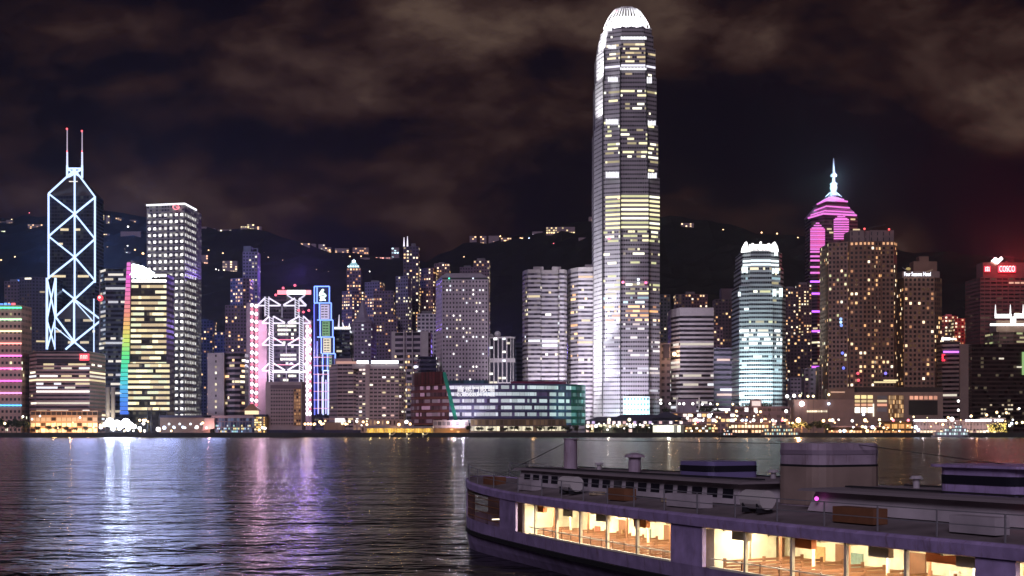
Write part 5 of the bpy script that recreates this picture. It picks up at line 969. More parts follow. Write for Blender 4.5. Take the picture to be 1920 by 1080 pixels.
for k in range(16): m2.box(X(1513 + 2.4 * k, y), y - .3, Z(773, y), X(1514.8 + 2.4 * k, y), y, Z(769.5, y), emis((1, .85, .6), rng.choice((.7, 1.2, 1.8))))
m2.build('light_strip', th); solid(th, 1553, 1602, 728, 1408, 24, 'upper_storey', Fac((.22, .15, .12), A=0, B=1, C=.4, D=.8).m, 750); solid(th, 1558, 1584, 734, 1407.5, .4, 'lit_opening', emis((1, .55, .35), .55), 736.5)
# mall with big lit windows
th = new_b('waterfront_mall', 'brown waterfront mall with big amber lit windows and a golden glass atrium', 'mall', 1684, 1412); y = 1410; mf = mat('mall_stone', (.3, .21, .16)); dg = mat('dark_glass', (.03, .025, .025), .3)
solid(th, 1601, 1768, 735, y + 2, 30, 'wall', mf); solid(th, 1606, 1768, 726, y + 6, 22, 'set_back_storey', mat('dark_storey', (.05, .035, .03)), 735)
rng = random.Random(9)
for a in (1603, 1615, 1627):
    for t0, t1, e in ((741, 747.5, ((1, .8, .35), 1.2)), (750, 754.5, ((1, .72, .32), .8)), (757, 761.5, ((1, .5, .28), .9)), (764, 774, ((1, .95, .8), 2.2))): solid(th, a, a + 9.5, t0, y + 1.5, .5, 'lit_window', emis(*e), t1)
for t0, t1, e in ((750, 754, ((1, .8, .45), .8)), (757, 761.5, ((1, .42, .25), .9)), (742, 748, ((.05, .03, .03), .1)), (764, 772, ((.15, .1, .12), .2))): solid(th, 1645, 1663, t0, y + 1.5, .5, 'lit_window', emis(*e), t1)
solid(th, 1666, 1695, 741, y + 1, 1, 'atrium_glass', mat('amber_glass', (.3, .18, .08), .4), 784)
for k in range(10):
    for j in range(5):
        if rng.random() < .75: m2 = MB(); m2.box(X(1667 + 2.8 * k, y), y + .5, Z(749 + 8.4 * j, y), X(1669 + 2.8 * k, y), y + .9, Z(741.8 + 8.4 * j, y), emis((1, .58, .22), rng.choice((.25, .4, .6, 1.1)))); m2.build('atrium_pane', th)
for k in range(6): solid(th, 1706 + 9 * k, 1712.5 + 9 * k, 742.5, y + 1.5, .5, 'lit_window', emis((1, .42, .25), rng.choice((.6, .9, 1.1))), 749)
solid(th, 1704, 1758, 751, y + 1.4, .6, 'dark_glazing', dg, 778); solid(th, 1637, 1639, 757, y, 1, 'light_column', emis((1, .9, .7), 1.4), 781); solid(th, 1639, 1680, 715, 1440, 1, 'lounge_windows', emis((1, .8, .4), 1.0), 718); solid(th, 1657, 1684, 712, 1441, 1, 'lounge_windows', emis((1, .8, .4), 1.2), 714.5)
# piers on the right
def pier(label, l, r, roof, Y, rows, pal, p, m_, rm, seed, cw=3.2, deep=16, over=2):
    th = new_b('ferry_pier', label, 'pier', (l + r) / 2, Y, 'ferry piers along the far shore'); n = len(rows); rng = random.Random(seed)
    f = slab(th, [(l, Y), (r, Y)], roof, m_, cw, 5, deep); f = f[0]; q = max(3, round(f.L / cw))
    for t0, t1 in rows:
        g = Face((f.p0.x, f.p0.y), (f.p1.x, f.p1.y), Z(t1, Y), Z(t0, Y), q, 1)
        put_windows(th, [(g, 0, c, c + 1, pick(rng, pal)) for c in range(q) if rng.random() < p], Fac((1, 1, 1), A=.12, B=.9, C=.05, D=.95), 45)
    roofslab(th, l - over, r + over, roof - 2.2, roof, Y - 2, deep + 4, rm); return th
pw = Fac((.14, .08, .05), (.06, .03, .02), A=.1, B=.9, C=.2, D=.9)
pier('dim brown ferry pier with scattered white and green lights right of the bright white hall', 1285, 1346, 799, 1340, [(801, 805), (806, 810)], WHT[:2] + ORG[:2] + [((.4, 1, .5), .7)], .5, Fac((.16, .11, .06), (.08, .06, .03), A=.1, B=.9), mat('brown_roof', (.12, .08, .07)), 3)
pier('ferry pier glowing pink above and orange below right of the small dark boat', 1370, 1441, 794, 1338, [(796.5, 802.5), (806, 814)], [((1, .72, .5), 1.8), ((1, .55, .25), 1.4), ((1, .65, .4), 1.6)], .93, pw, mat('mauve_roof', (.3, .2, .24)), 4)
pier('low ferry pier with a single row of orange windows under a long mauve roof', 1553, 1662, 801, 1338, [(807, 813)], [((1, .5, .2), 1.3), ((1, .62, .3), 1.7), ((1, .4, .12), .8)], .85, pw, mat('mauve_roof', (.3, .2, .24)), 5)
pier('boxy amber ferry pier with tall glowing panels', 1657, 1710, 792, 1337, [(794.5, 804), (807.5, 812)], [((1, .48, .1), 1.0), ((1, .42, .08), .7)], .9, Fac((.2, .1, .04), A=.1, B=.9), mat('dark_brown_roof', (.06, .04, .03)), 6, 6)
th = pier('pinkish ferry pier with a chain of white lamps on its eave and lit ground floor', 1712, 1880, 790, 1344, [(807, 813)], [((1, .8, .5), 1.5), ((1, .7, .4), 1.0), ((1, .85, .7), 1.8)], .55, Fac((.24, .17, .16), (.1, .07, .06), A=.2, B=.8, C=.3, D=.7), mat('grey_roof', (.3, .24, .24)), 7)
for a0, n in ((1715, 14), (1812, 11), (1866, 4)):
    for k in range(n): m2 = MB(); y = 1341; m2.ball((X(a0 + 4.5 * k, y), y, Z(788.3, y)), 1.15, emis((.88, .88, 1), 3), 6, 4); m2.build('eave_lamp', th)
solid(th, 1838, 1886, 783.5, 1343, 8, 'upper_canopy', mat('pale_canopy', (.5, .42, .38)), 787)
for k in range(5): lamp('POINT', (X(1730 + 30 * k, 1338), 1336, 10), (1, .85, .9), 2500, size=1)
# ------------------------------------------------------------------ trees
def crown_mesh(seed, n=420):
    rng = random.Random(seed); m2 = MB(); ms = [mat('leaf_dark', (.04, .055, .03), .9), mat('leaf_light', (.075, .09, .045), .9)]
    lob = [(rng.uniform(-.55, .55), rng.uniform(-.55, .55), rng.uniform(.25, .8), rng.uniform(.28, .46)) for _ in range(9)]
    for _ in range(n):
        cx, cy, cz, r = rng.choice(lob); d = Vector((rng.gauss(0, 1), rng.gauss(0, 1), rng.gauss(0, 1))).normalized() * r * rng.uniform(.6, 1.05)
        p = Vector((cx, cy, cz)) + d; a = Vector((rng.gauss(0, 1), rng.gauss(0, 1), rng.gauss(0, 1))).normalized() * .10; b_ = a.cross(Vector((rng.gauss(0, 1), rng.gauss(0, 1), rng.gauss(0, 1)))).normalized() * .085
        m2.face([p - a, p + b_, p + a, p - b_], ms[rng.random() < .4])
    return m2
TM = []
for sd in (1, 2, 3):
    o = crown_mesh(sd).build('crown'); m2 = MB(); m2.cyl((0, 0, -.75), (0, 0, .1), .07, .05, BROWN, 7); m2.cyl((0, 0, .05), (.25, .1, .5), .045, .02, BROWN, 5); m2.cyl((0, 0, .05), (-.22, -.12, .55), .045, .02, BROWN, 5); q = m2.build('trunk'); TM.append((o.data, q.data)); bpy.data.objects.remove(o); bpy.data.objects.remove(q)
def tree(px, Y, r, h, k, label, group):
    t_ = Thing('tree', (X(px, Y), Y, GZ), label, 'tree', group, rz=k * 1.3)
    for nm, me in zip(('crown', 'trunk'), TM[k % 3]): o = bpy.data.objects.new(nm, me); COL.objects.link(o); o.parent = t_.o; o.scale = (r, r, h / 1.9); o.location = (0, 0, h * .4)
rng = random.Random(2)
for k, px in enumerate((2, 12, 22, 31, 40, 49)): tree(px, 1352 + (k % 3) * 6, rng.uniform(5, 7), rng.uniform(11, 15), k, 'dark leafy tree on the quay at the far left, below the neon striped tower', 'trees on the quay at the far left')
for k, px in enumerate((72, 92, 108, 122, 140, 160)): tree(px, 1346, rng.uniform(3.5, 5), rng.uniform(6, 8), k, 'small dark tree silhouetted against the orange lit arcade', 'trees in front of the orange arcade')
for k, px in enumerate((880, 900, 920, 945, 965, 990, 1012, 1035, 1060, 1082, 1105, 1128, 1150, 1172, 1195, 1215)): tree(px, 1336, rng.uniform(4, 5.5), rng.uniform(5, 7.5), k, 'low green bushy tree on the quay in front of the lit shops', 'bushy trees along the shop front quay')
for k, px in enumerate((1254, 1320, 1328, 1342, 1352, 1388, 1398, 1404, 1434, 1444)): tree(px, 1425, rng.uniform(5, 6.5), rng.uniform(13, 20) + (10 if px < 1360 else 14), k, 'dark tree on the terrace between the white portal frame and the silver tower', 'trees on the terrace above the piers')
for k, px in enumerate((1490, 1503, 1517, 1532, 1546)): tree(px, 1338, rng.uniform(5.5, 7.5), rng.uniform(9, 13), k, 'dark dense tree on the quay behind the bright orange floodlight', 'trees around the orange floodlight')
# ------------------------------------------------------------------ lamps
LM = {}
def street_lamp(px, py, Y, col, st, r, label, group, sample=False, cat='street lamp', z0=GZ):
    zb = z0; zt_ = Z(py, Y); t_ = Thing('street_lamp', (X(px, Y), Y, zb), label, cat, group); h = max(2, zt_ - zb)
    key = (round(h), ); 
    if key not in LM: m2 = MB(); m2.cyl((0, 0, 0), (0, 0, 1), .16, .1, DARK, 6); o = m2.build('pole'); LM[key] = o.data; bpy.data.objects.remove(o)
    o = bpy.data.objects.new('pole', LM[key]); COL.objects.link(o); o.parent = t_.o; o.scale = (1, 1, h)
    k2 = ('l', tuple(col), st, round(r, 1), sample)
    if k2 not in LM: m2 = MB(); m2.ball((0, 0, 0), r, emis(col, st, sample), 8, 5); q = m2.build('lantern', smooth=True); LM[k2] = q.data; bpy.data.objects.remove(q)
    q = bpy.data.objects.new('lantern', LM[k2]); COL.objects.link(q); q.parent = t_.o; q.location = (0, 0, h)
OR, WH, YL, BLU, RDc = (1, .6, .28), (1, .96, .9), (1, .8, .4), (.6, .75, 1), (1, .15, .2)
def lamps(lst, Y, label, group, r=1.25, st=4.5):
    for a in lst: street_lamp(a[0], a[1], Y, a[2] if len(a) > 2 else OR, st, r * (a[3] if len(a) > 3 else 1), label, group)
G1 = 'lamps along the far waterfront'
lamps([(9, 794, YL), (43, 781, WH, .8), (60, 786, WH, .7), (75, 780, WH, .7), (150, 783, WH, .7), (188, 797, OR), (262, 788, OR), (269, 788, OR), (273, 788, OR), (269, 794, WH, 1.2), (263, 811, OR), (271, 810, WH), (250, 809, WH, .7), (233, 811, YL, .8)], 1345, 'small bright lamp on the left quay between the orange arcade and the dark roofed hall', G1)
lamps([(297, 805, WH, 1.8), (308, 802, BLU, 1.4), (326, 801, BLU), (343, 801, BLU), (369, 801, WH, 1.3), (380, 793, OR), (321, 810, YL, .8), (492, 802, WH), (497, 803, WH), (486, 806, YL)], 1342, 'small white or bluish lamp on the quay in front of the low halls', G1)
lamps([(572, 795), (578, 795), (583, 795), (590, 795), (600, 791, OR, 1.2), (603, 795), (642, 794), (648, 795, OR), (655, 790, OR), (669, 790, WH), (681, 791), (688, 796), (709, 792, OR), (727, 792), (748, 796, OR, 1.2), (762, 791, WH, 1.4), (769, 795)], 1350, 'small orange or white lamp behind the navy hoarding and colonnade pier', G1)
lamps([(1274, 757, WH), (1282, 757, WH, 1.2), (1299, 757, WH, 1.2), (1256, 757, WH), (1317, 758, WH), (1332, 757, WH), (1345, 758, YL), (1374, 758, YL), (1387, 757, WH), (1239, 750, WH), (1239, 756, WH, 1.2)], 1428, 'white terrace lamp level with the portal frame and treetops above the piers', 'lamps on the terrace', 1.1)
lamps([(1289, 784, WH), (1305, 786, WH), (1318, 788, WH), (1330, 780, BLU, 1.6), (1343, 790), (1362, 772), (1371, 788, WH), (1379, 786, OR), (1381, 771), (1392, 788, BLU), (1399, 788, BLU), (1413, 788, WH, 1.2), (1428, 788, WH), (1449, 788, WH), (1467, 788, RDc), (1472, 788, OR), (1418, 772, WH), (1474, 771, WH, 1.3), (1426, 772, OR), (1308, 790, RDc), (1268, 789, OR), (1297, 779, OR)], 1352, 'small lamp among the roofs of the low terrace buildings right of the hip roofed pier', G1)
lamps([(1476, 743, WH, 1.4), (1489, 742, WH, 1.4), (1500, 742, YL), (1515, 743, YL), (1525, 743, YL), (1554, 740, YL), (1554, 757, BLU, 1.1)], 1403, 'lamp on the roof terrace edge of the plain brown mall wall', 'lamps on the brown mall roof')
lamps([(1544, 789, OR, 1.2), (1556, 788, OR, 1.1), (1561, 788, WH, 1.2), (1598, 789, WH), (1622, 788, OR, 1.4), (1619, 777, BLU, 1.1), (1600, 801, WH, .7), (1617, 800, YL), (1623, 801, WH), (1636, 801, BLU, 1.3), (1626, 808, OR, 1.3), (1583, 812, BLU, 1.2), (1575, 808, WH, .9), (1672, 785, OR), (1675, 788, RDc), (1703, 788, RDc), (1649, 787, YL), (1650, 794, YL, .8), (1657, 802, YL, .8)], 1335, 'small lamp on the roofs and quay of the right hand ferry piers', G1)
lamps([(1778, 783, OR), (1785, 786, WH, 1.7), (1797, 752, WH), (1797, 769, WH), (1821, 780, OR), (1850, 778, OR), (1869, 773, OR), (1887, 774, OR), (1911, 766, WH, .8), (1893, 798, WH), (1897, 794, BLU, 1.1), (1906, 793, YL), (1917, 792, YL), (1768, 796, OR), (1717, 801, BLU, 1.4), (1722, 806, BLU, 1.2)], 1335, 'small lamp around the far right pier and the road behind it', G1)
for px, py, c, r, lab in ((206, 792, (.88, .93, 1), 4.2, 'huge white glaring floodlight on the left quay below the rainbow tower, the left of two'), (236, 793, (.9, .94, 1), 4.2, 'huge white glaring floodlight on the left quay below the rainbow tower, the right of two')):
    street_lamp(px, py, 1338, c, 20, r, lab, 'glaring floodlights on the left quay', True, 'floodlight')
    lamp('POINT', (X(px, 1330), 1331, Z(py, 1338)), (.55, .65, 1), 60000, size=4)
street_lamp(1497, 788, 1334, (1, .55, .28), 22, 2.2, 'bright orange flaring floodlight on a pole over the right quay', None, True, 'floodlight'); street_lamp(1503.5, 757, 1400, (1, .85, .9), 9, 2.6, 'big white round lamp in front of the plain brown mall wall', None, True, 'floodlight')
lamp('POINT', (X(1497, 1330), 1329, 13), (1, .5, .2), 60000, size=1.5)
for px, py, r in ((197, 796, 2), (213, 798, 2.4), (221, 794, 3), (228, 799, 2.2), (245, 797, 2.8), (252, 800, 2), (189, 801, 1.5), (262, 803, 1.6), (212, 804, 2), (240, 804, 2.2), (224, 803, 1.8)): street_lamp(px, py, 1336, (.95, .95, 1), 12, r, 'white ball added as flare around the two glaring floodlights on the left quay', 'added flare balls around the glaring floodlights')  # added glowing balls shape a ragged flare around the floodlights
for k, a in enumerate((276, 283, 298)):
    t_ = new_b('mooring_dolphin', 'tall dark timber post on the quay in front of the rainbow tower, %s' % ('leftmost of three', 'middle of three', 'rightmost of three')[k], 'post', a, 1336); m2 = MB(); m2.cyl((X(a, 1336), 1336, GZ), (X(a + 1, 1336), 1336, Z(765, 1336)), .5, .35, DARK); m2.build('post', t_)
    if k == 0: m2 = MB(); m2.bar((X(276, 1336), 1336, Z(781, 1336)), (X(296, 1336), 1336, Z(778, 1336)), .5, DARK); m2.build('cross_arm', t_)
# golden light tree
th = new_b('light_tree', 'round tree wrapped in golden fairy lights at the end of the right pier', 'tree', 1870, 1333); rng = random.Random(4); m2 = MB()
for k in range(150): m2.ball((X(1851 + 38 * rng.random(), 1333), 1333 + rng.uniform(-3, 3), Z(794 + 16 * rng.random(), 1333)), .42, emis((1, .72, .15), rng.choice((.8, 1.6, 2.4))), 5, 3)
m2.build('fairy_lights', th, kind='stuff'); m2 = MB(); m2.cyl((X(1870, 1333), 1334, GZ), (X(1870, 1333), 1334, 9), .6, .4, BROWN); m2.build('trunk', th); o = bpy.data.objects.new('crown', TM[0][0]); COL.objects.link(o); o.parent = th.o; o.scale = (9.5, 4, 5.5); o.location = (0, 1, 2.2)
# ------------------------------------------------------------------ boats
def hull_pts(L, bm, n=9): return [(-L / 2 + L * i / n, bm * (1 - abs(2 * i / n - 1) ** 2.2)) for i in range(n + 1)]
def boat(px, Y, L, bm, label, cols, tiers, rz=0, name='harbour_boat', cat='boat'):
    t_ = Thing(name, (X(px, Y), Y, 0), label, cat, None, rz); m2 = MB(); hp = hull_pts(L, bm)
    lo = [(x * .93, y * .8, -.4) for x, y in hp] + [(x * .93, -y * .8, -.4) for x, y in hp[-2:0:-1]]; up = [(x, y, 1.7) for x, y in hp] + [(x, -y, 1.7) for x, y in hp[-2:0:-1]]
    m2.frus(lo[::-1], up[::-1], cols[0]); m2.build('hull', t_, world=False)
    for i, (x0, x1, z0, z1, w) in enumerate(tiers):
        m2 = MB(); m2.box(x0, -w, z0, x1, w, z1, cols[1]); m2.build('cabin', t_, world=False); m2 = MB(); m2.box(x0 - .4, -w - .3, z1, x1 + .4, w + .3, z1 + .25, cols[1]); m2.build('cabin_roof', t_, world=False); n = max(2, int((x1 - x0) / 2.2))
        for k in range(n):
            if (k * 7 + i) % 5: m2 = MB(); a = x0 + .3 + (x1 - x0 - .6) * k / n; m2.box(a, -w - .06, z0 + .7, a + 1.4, -w + .02, z1 - .5, cols[2 + (k % 2)]); m2.build('cabin_window', t_, world=False)
    m2 = MB(); m2.cyl((0, 0, tiers[-1][3]), (0, 0, tiers[-1][3] + 4), .14, .08, STEEL, 6); m2.build('mast', t_, world=False); return t_
boat(1365, 1305, 19, 3.4, 'small dark boat with a reddish lit cabin in front of the orange pier', (mat('black_hull', (.015, .012, .012)), mat('dark_cabin', (.06, .05, .05)), emis((1, .5, .3), 1.1), emis((.8, .95, 1), 1.0)), [(-7, 7, 1.7, 4.4, 2.4), (-4, 4, 4.65, 7, 2.0)])
boat(1462, 1322, 40, 4.5, 'two decked ferry with teal lit windows moored left of the orange floodlight', (mat('grey_hull', (.1, .1, .1)), mat('grey_cabin', (.2, .17, .16)), emis((.5, .8, .75), .9), emis((1, .7, .35), 1.3)), [(-17, 17, 1.7, 4.8, 3.6), (-15, 12, 5.1, 8.2, 3.2), (-8, 5, 8.5, 11, 2.5)], name='moored_ferry', cat='ferry')
boat(1781, 1322, 36, 4.5, 'white passenger ferry with stepped upper deck moored at the pinkish pier', (mat('white_hull', (.45, .45, .48)), mat('white_cabin', (.55, .52, .55)), emis((.75, .95, 1), 1.4), emis((.4, .65, .6), .8)), [(-15, 16, 1.7, 4.8, 3.6), (-6, 15, 5.1, 8.2, 3.2), (4, 11, 8.5, 11, 2.4)], name='white_ferry', cat='ferry')
# ------------------------------------------------------------------ hillside houses and lamps
HS = [(5, 418, 14, 5, OR, 'pale lit villa on the far left ridge'), (18, 416, 12, 7, OR, 'villa with warm lamps beside it on the far left ridge'), (66, 425, 28, 9, (1, .6, .3), 'wide blazing orange hillside mansion left of the braced neon tower'), (4, 435, 12, 5, (.9, 1, .6), 'yellow green lit house at the far left edge of the hill'), (184, 406, 6, 16, YL, 'left slim hillside block with dotted yellow windows right of the braced tower'), (193, 409, 5, 13, YL, 'middle slim hillside block with dotted yellow windows right of the braced tower'), (202, 413, 7, 18, YL, 'right slim hillside block with dotted yellow windows right of the braced tower'), (222, 411, 11, 6, OR, 'low ridge house right of the dotted yellow blocks'), (249, 414, 12, 4, OR, 'low ridge house just left of the studded tower'),
      (195, 440, 20, 3.5, (1, .7, .4), 'long low terrace house glowing below the dotted yellow blocks'), (245, 441, 38, 14, (.35, .35, .5), 'grey hillside school block left of the studded tower'), (207, 452, 11, 4, OR, 'small house with orange lights below the glowing terrace'), (222, 475, 44, 6, (.85, .95, 1), 'long white dotted hillside terrace above the rainbow tower'), (381, 429, 12, 8, OR, 'orange lit ridge house right of the studded tower'), (399, 431, 7, 6, OR, 'small dim ridge house second from the studded tower'), (421, 434, 26, 7, (1, .9, .6), 'white lit ridge house in the middle of the left ridge row'), (457, 429, 12, 10, YL, 'tall ridge house with warm dots'), (470, 424, 14, 8, YL, 'upper ridge house at the right of the left ridge row'), (484, 427, 12, 5, OR, 'last ridge house of the left row'),
      (382, 487, 16, 18, (.9, .45, .25), 'pale hillside block with a column of orange windows below the left ridge'), (431, 500, 28, 22, (1, .7, .4), 'hillside apartment block with stacked bright windows left of the slim framed tower'),
      (568, 459, 26, 6, OR, 'string of orange lit houses starting the middle ridge row'), (586, 460, 12, 6, OR, 'bright orange house second in the middle ridge row'), (603, 461, 12, 6, (1, .9, .7), 'white lit house in the middle ridge row'), (615, 466, 12, 5, OR, 'small orange house below the middle ridge row'), (641, 469, 26, 7, OR, 'bright orange lit houses left of the white pyramid tower'), (676, 468, 30, 8, (1, .5, .2), 'long orange glowing terrace above the white pyramid tower'), (684, 486, 18, 6, YL, 'yellow lit house right of the white pyramid tower'), (720, 486, 32, 8, (1, .4, .3), 'wide pinkish red lit house left of the twin spired tower'), (741, 470, 14, 12, (.6, .9, 1), 'pale rounded house with cyan lamps touching the twin spired tower'),
      (887, 447, 13, 9, OR, 'ridge house with a row of lamps at the left end of the right ridge'), (906, 447, 12, 9, OR, 'ridge house with two orange lamps, second on the right ridge'), (926, 447, 20, 10, (.6, .35, .3), 'dim long ridge house in the middle of the right ridge'), (949, 449, 20, 7, OR, 'ridge house with one bright lamp on the right ridge'), (978, 448, 8, 6, OR, 'small ridge house with twin orange lamps'), (1008, 438, 20, 8, (.35, .3, .4), 'unlit grey ridge house left of the golden lit terrace'), (1051, 432, 54, 13, (1, .75, .35), 'golden lit terrace of houses on the right ridge left of the tallest skyscraper'), (1110, 409, 12, 5, (1, .65, .3), 'small glowing house against the left side of the tallest skyscraper'), (1097, 448, 24, 5, (.5, .35, .35), 'dim low house just left of the tallest skyscraper'), (1289, 424, 24, 12, (1, .7, .4), 'lone pale hilltop house right of the tallest skyscraper'), (1322, 350, 4, 6, (1, .1, .1), None)]
hw_ = mat('hill_house_wall', (.26, .2, .19)); rng = random.Random(6)
for px, py, w, h, c, lab in HS:
    if not lab: continue
    x, y, z = on_hill(px, py + h / 2 + 1); zt_ = Z(py - h / 2, y); t_ = Thing('hillside_house', (x, y, z - 3), lab, 'house', 'houses on the hillside'); m2 = MB(); ww = w / F * y
    f = prism(m2, [Vector((x - ww / 2, y)), Vector((x + ww / 2, y)), Vector((x + ww / 2, y + 12)), Vector((x - ww / 2, y + 12))], z - 3, zt_, hw_, 4.5, 5)
    m2.build('wall', t_); f = f[0]; f.z0 = z; f.fh = (zt_ - z) / f.nf
    pb = .65 if max(c) > .7 else .15
    if abs(c[0] - .85) < .01: pb = .8
    cells = [(f, r, k, k + 1, (c, rng.choice((.7, 1.4, 2.4)))) for r in range(f.nf) for k in range(f.nc) if rng.random() < pb * (1 if r == 0 else .5)] or [(f, 0, 0, 1, (c, 1.2))]
    put_windows(t_, cells, Fac((1, 1, 1), A=.12, B=.85, C=.2, D=.8), 40)
def hlamps(lst, lab, r=1.5, st=4):
    for a in lst:
        x, y, z = on_hill(a[0], a[1] + 3); street_lamp(a[0], a[1], y, a[2] if len(a) > 2 else OR, st, r * (a[3] if len(a) > 3 else 1), lab, 'lamps along the hillside roads', z0=z)
hlamps([(28, 482), (50, 481), (70, 481), (2, 488), (85, 441), (22, 412, YL), (183, 415), (240, 425, WH, 1.2), (244, 434, WH), (258, 436, WH), (202, 465, OR, 1.3), (239, 464, WH, 1.4), (234, 468), (253, 470), (55, 399, RDc, .7), (268, 476, OR, 1.6)], 'orange or white lamp on the dark hillside left of the studded tower')
hlamps([(391, 471, OR, 1.3), (418, 475), (503, 485, OR, 1.2), (544, 475), (495, 475, OR, .6), (555, 477, OR, .6), (551, 490, RDc, .6), (493, 437, OR, 1.3), (389, 502, WH), (394, 502, WH), (405, 505, WH, .8), (410, 507, WH, .8), (420, 507, YL, 1.3), (530, 488, OR, .5), (618, 469), (612, 481, OR, .8), (596, 498), (611, 497), (629, 494), (593, 506), (631, 507, OR, 1.3), (635, 509, BLU, .8), (643, 482), (656, 481), (677, 482), (690, 503, WH), (693, 509, WH, .8), (620, 509, YL), (616, 510, YL), (567, 495, OR, .5)], 'orange or white lamp on the purple hillside right of the studded tower')
hlamps([(870, 482, OR, .7), (939, 479, WH), (964, 477), (992, 447, BLU, 1.1), (938, 443), (947, 452), (979, 449, OR, 1.3), (1038, 458, RDc, .6), (1063, 454), (1092, 453, OR, 1.1), (963, 477)], 'lamp on the dark wooded ridge left of the tallest skyscraper')
hlamps([(1273, 431), (1295, 430, OR, 1.2), (1292, 424, WH), (1356, 431, OR, 1.1), (1371, 434, OR, .8), (1397, 437, OR, 1.1), (1428, 436, OR, 1.1), (1457, 438, OR, 1.1), (1496, 447, OR, 1.1), (1516, 453, OR, 1.1)], 'orange road lamp on the black ridge right of the tallest skyscraper')
for px, py, e in ((700, 300, 0),): pass
# unseen coloured points added to tint the slopes behind, standing for city spill
lamp('POINT', (X(575, 2030), 2035, 150), (.35, .2, 1), 260000, size=8); lamp('POINT', (X(225, 1900), 1990, 190), (.2, .35, 1), 900000, size=8); lamp('POINT', (X(948, 1990), 2020, 120), (.3, .2, 1), 200000, size=8)
# ================================================================== FERRY
BOW = (-2.1, 97.4); AX = Vector((.45, -.893)).normalized()
fe = Thing('ferry', (BOW[0], BOW[1], 0), 'large violet and cream passenger ferry with lit lower deck crossing close in the foreground', 'ferry', None, math.atan2(AX.y, AX.x))
SB = [(0, .5), (.6, 1.3), (1.8, 2.0), (4, 2.75), (7, 3.35), (11, 3.9), (16, 4.6), (22, 5.4), (29, 6.15), (36, 6.65), (43, 6.85), (50, 6.8), (56, 6.5), (61, 5.9), (64.5, 4.9), (66.5, 3.6), (67.6, 2.2), (68, .8)]
def beam(s):
    for (a, b_), (c, d) in zip(SB, SB[1:]):
        if a <= s <= c: t_ = (s - a) / (c - a); return b_ + (d - b_) * t_
    return .5
def sheer(s): return .55 * max(0, 1 - s / 16) ** 2
SS = [0, .3, .6, 1.2, 1.8, 2.8, 4, 5.5, 7, 9, 11, 13.5] + [16 + 1.5 * k for k in range(29)] + [59.5, 61, 62.6, 64.5, 65.6, 66.5, 67.2, 67.7, 68]
def loop(z, k, s0=0, s1=68, dz=0): 
    ss = [s for s in SS if s0 <= s <= s1]
    return [(s, -beam(s) * k, z + sheer(s) * dz) for s in ss] + [(s, beam(s) * k, z + sheer(s) * dz) for s in reversed(ss)]
def fb(m2, nm, smooth=False, under=None, label=None):
    o = m2.build(nm, fe, world=False, smooth=smooth, label=label)
    if under is not None: o.parent = under
    return o
violet = mat('violet_paint', (.40, .31, .56), .5, noise=.3, nscale=1.3, streak=(.16, .09, .07)); violet2 = mat('violet_hull_paint', (.32, .25, .44), .55, noise=.35, nscale=1.1, streak=(.12, .07, .055))
cream = mat('cream_paint', (.75, .66, .46), .6, noise=.3, nscale=1.5); deckm = mat('deck_paint', (.24, .205, .215), .85, noise=.3, nscale=.6); greyr = mat('grey_roof_paint', (.5, .46, .49), .7, noise=.3, nscale=.5); brn = mat('varnished_wood', (.22, .10, .05), .45, noise=.2, nscale=2); blk = mat('black_rubber', (.015, .015, .018), .8)
SILL, TOPW, FT = 1.95, 3.72, 4.22
def shell(nm, levels, m, s0=0, s1=68):   # levels: (z, factor, sheer share)
    m2 = MB(); Ls = [loop(z, k, s0, s1, dz) for z, k, dz in levels]
    for A, B in zip(Ls, Ls[1:]):
        n = len(A)
        for i in range(n):
            j = (i + 1) % n; m2.face([A[i], A[j], B[j], B[i]], m)
    return m2
fb(shell('hull', [(-1, .72, 0), (0, .86, 0), (.5, .93, 0), (1.1, .985, .3), (SILL, 1.0, .6)], violet2), 'hull', True)
fb(shell('rub', [(1.05, 1.0, .3), (1.05, 1.035, .3), (1.3, 1.04, .3), (1.3, 1.0, .3)], blk), 'rubbing_strake')
m2 = MB(); m2.face(loop(1.1, .97, 1.2, 66.5), deckm); fb(m2, 'lower_deck')
fb(shell('fascia', [(TOPW - .05, .985, 1), (TOPW, 1.02, 1), (FT - .1, 1.03, 1), (FT, 1.01, 1), (FT, .97, 1), (TOPW, .96, 1)], violet), 'roof_fascia', True)
# cambered upper deck
m2 = MB(); ss = SS
prev = None
for s in ss:
    cur = [(s, beam(s) * q * .98, FT - .06 + sheer(s) + .42 * (1 - q * q) * min(1, s / 8) * min(1, (68 - s) / 8)) for q in (-1, -.66, -.33, 0, .33, .66, 1)]
    if prev:
        for i in range(6): m2.face([prev[i], cur[i], cur[i + 1], prev[i + 1]], deckm)
    prev = cur
fb(m2, 'upper_deck', True)
m2 = MB(); m2.face(loop(TOPW + .02, .95, 1.2, 66.5)[::-1], cream); fb(m2, 'cabin_ceiling')
# solid side panels between openings; openings = lit windows along each side
OPEN = [(2.2, 10.6), (13.6, 33.6), (36.4, 52.5), (54.2, 61.5)]
def side_panel(s0, s1, sg, m, nm, z0=SILL, z1=TOPW, k=1.0):
    m2 = MB(); st = sorted(set([s0, s1] + [s for s in SS if s0 < s < s1]))
    for a, b_ in zip(st, st[1:]):
        for kk in (k, k - .03): 
            q = [(a, sg * beam(a) * kk, z0 + sheer(a) * .6), (b_, sg * beam(b_) * kk, z0 + sheer(b_) * .6), (b_, sg * beam(b_) * kk, z1 + sheer(b_)), (a, sg * beam(a) * kk, z1 + sheer(a))]
            m2.face(q if sg < 0 else q[::-1], m)
    for e in (s0, s1): m2.face([(e, sg * beam(e) * k, z0), (e, sg * beam(e) * (k - .03), z0), (e, sg * beam(e) * (k - .03), z1), (e, sg * beam(e) * k, z1)], m)
    return fb(m2, nm)
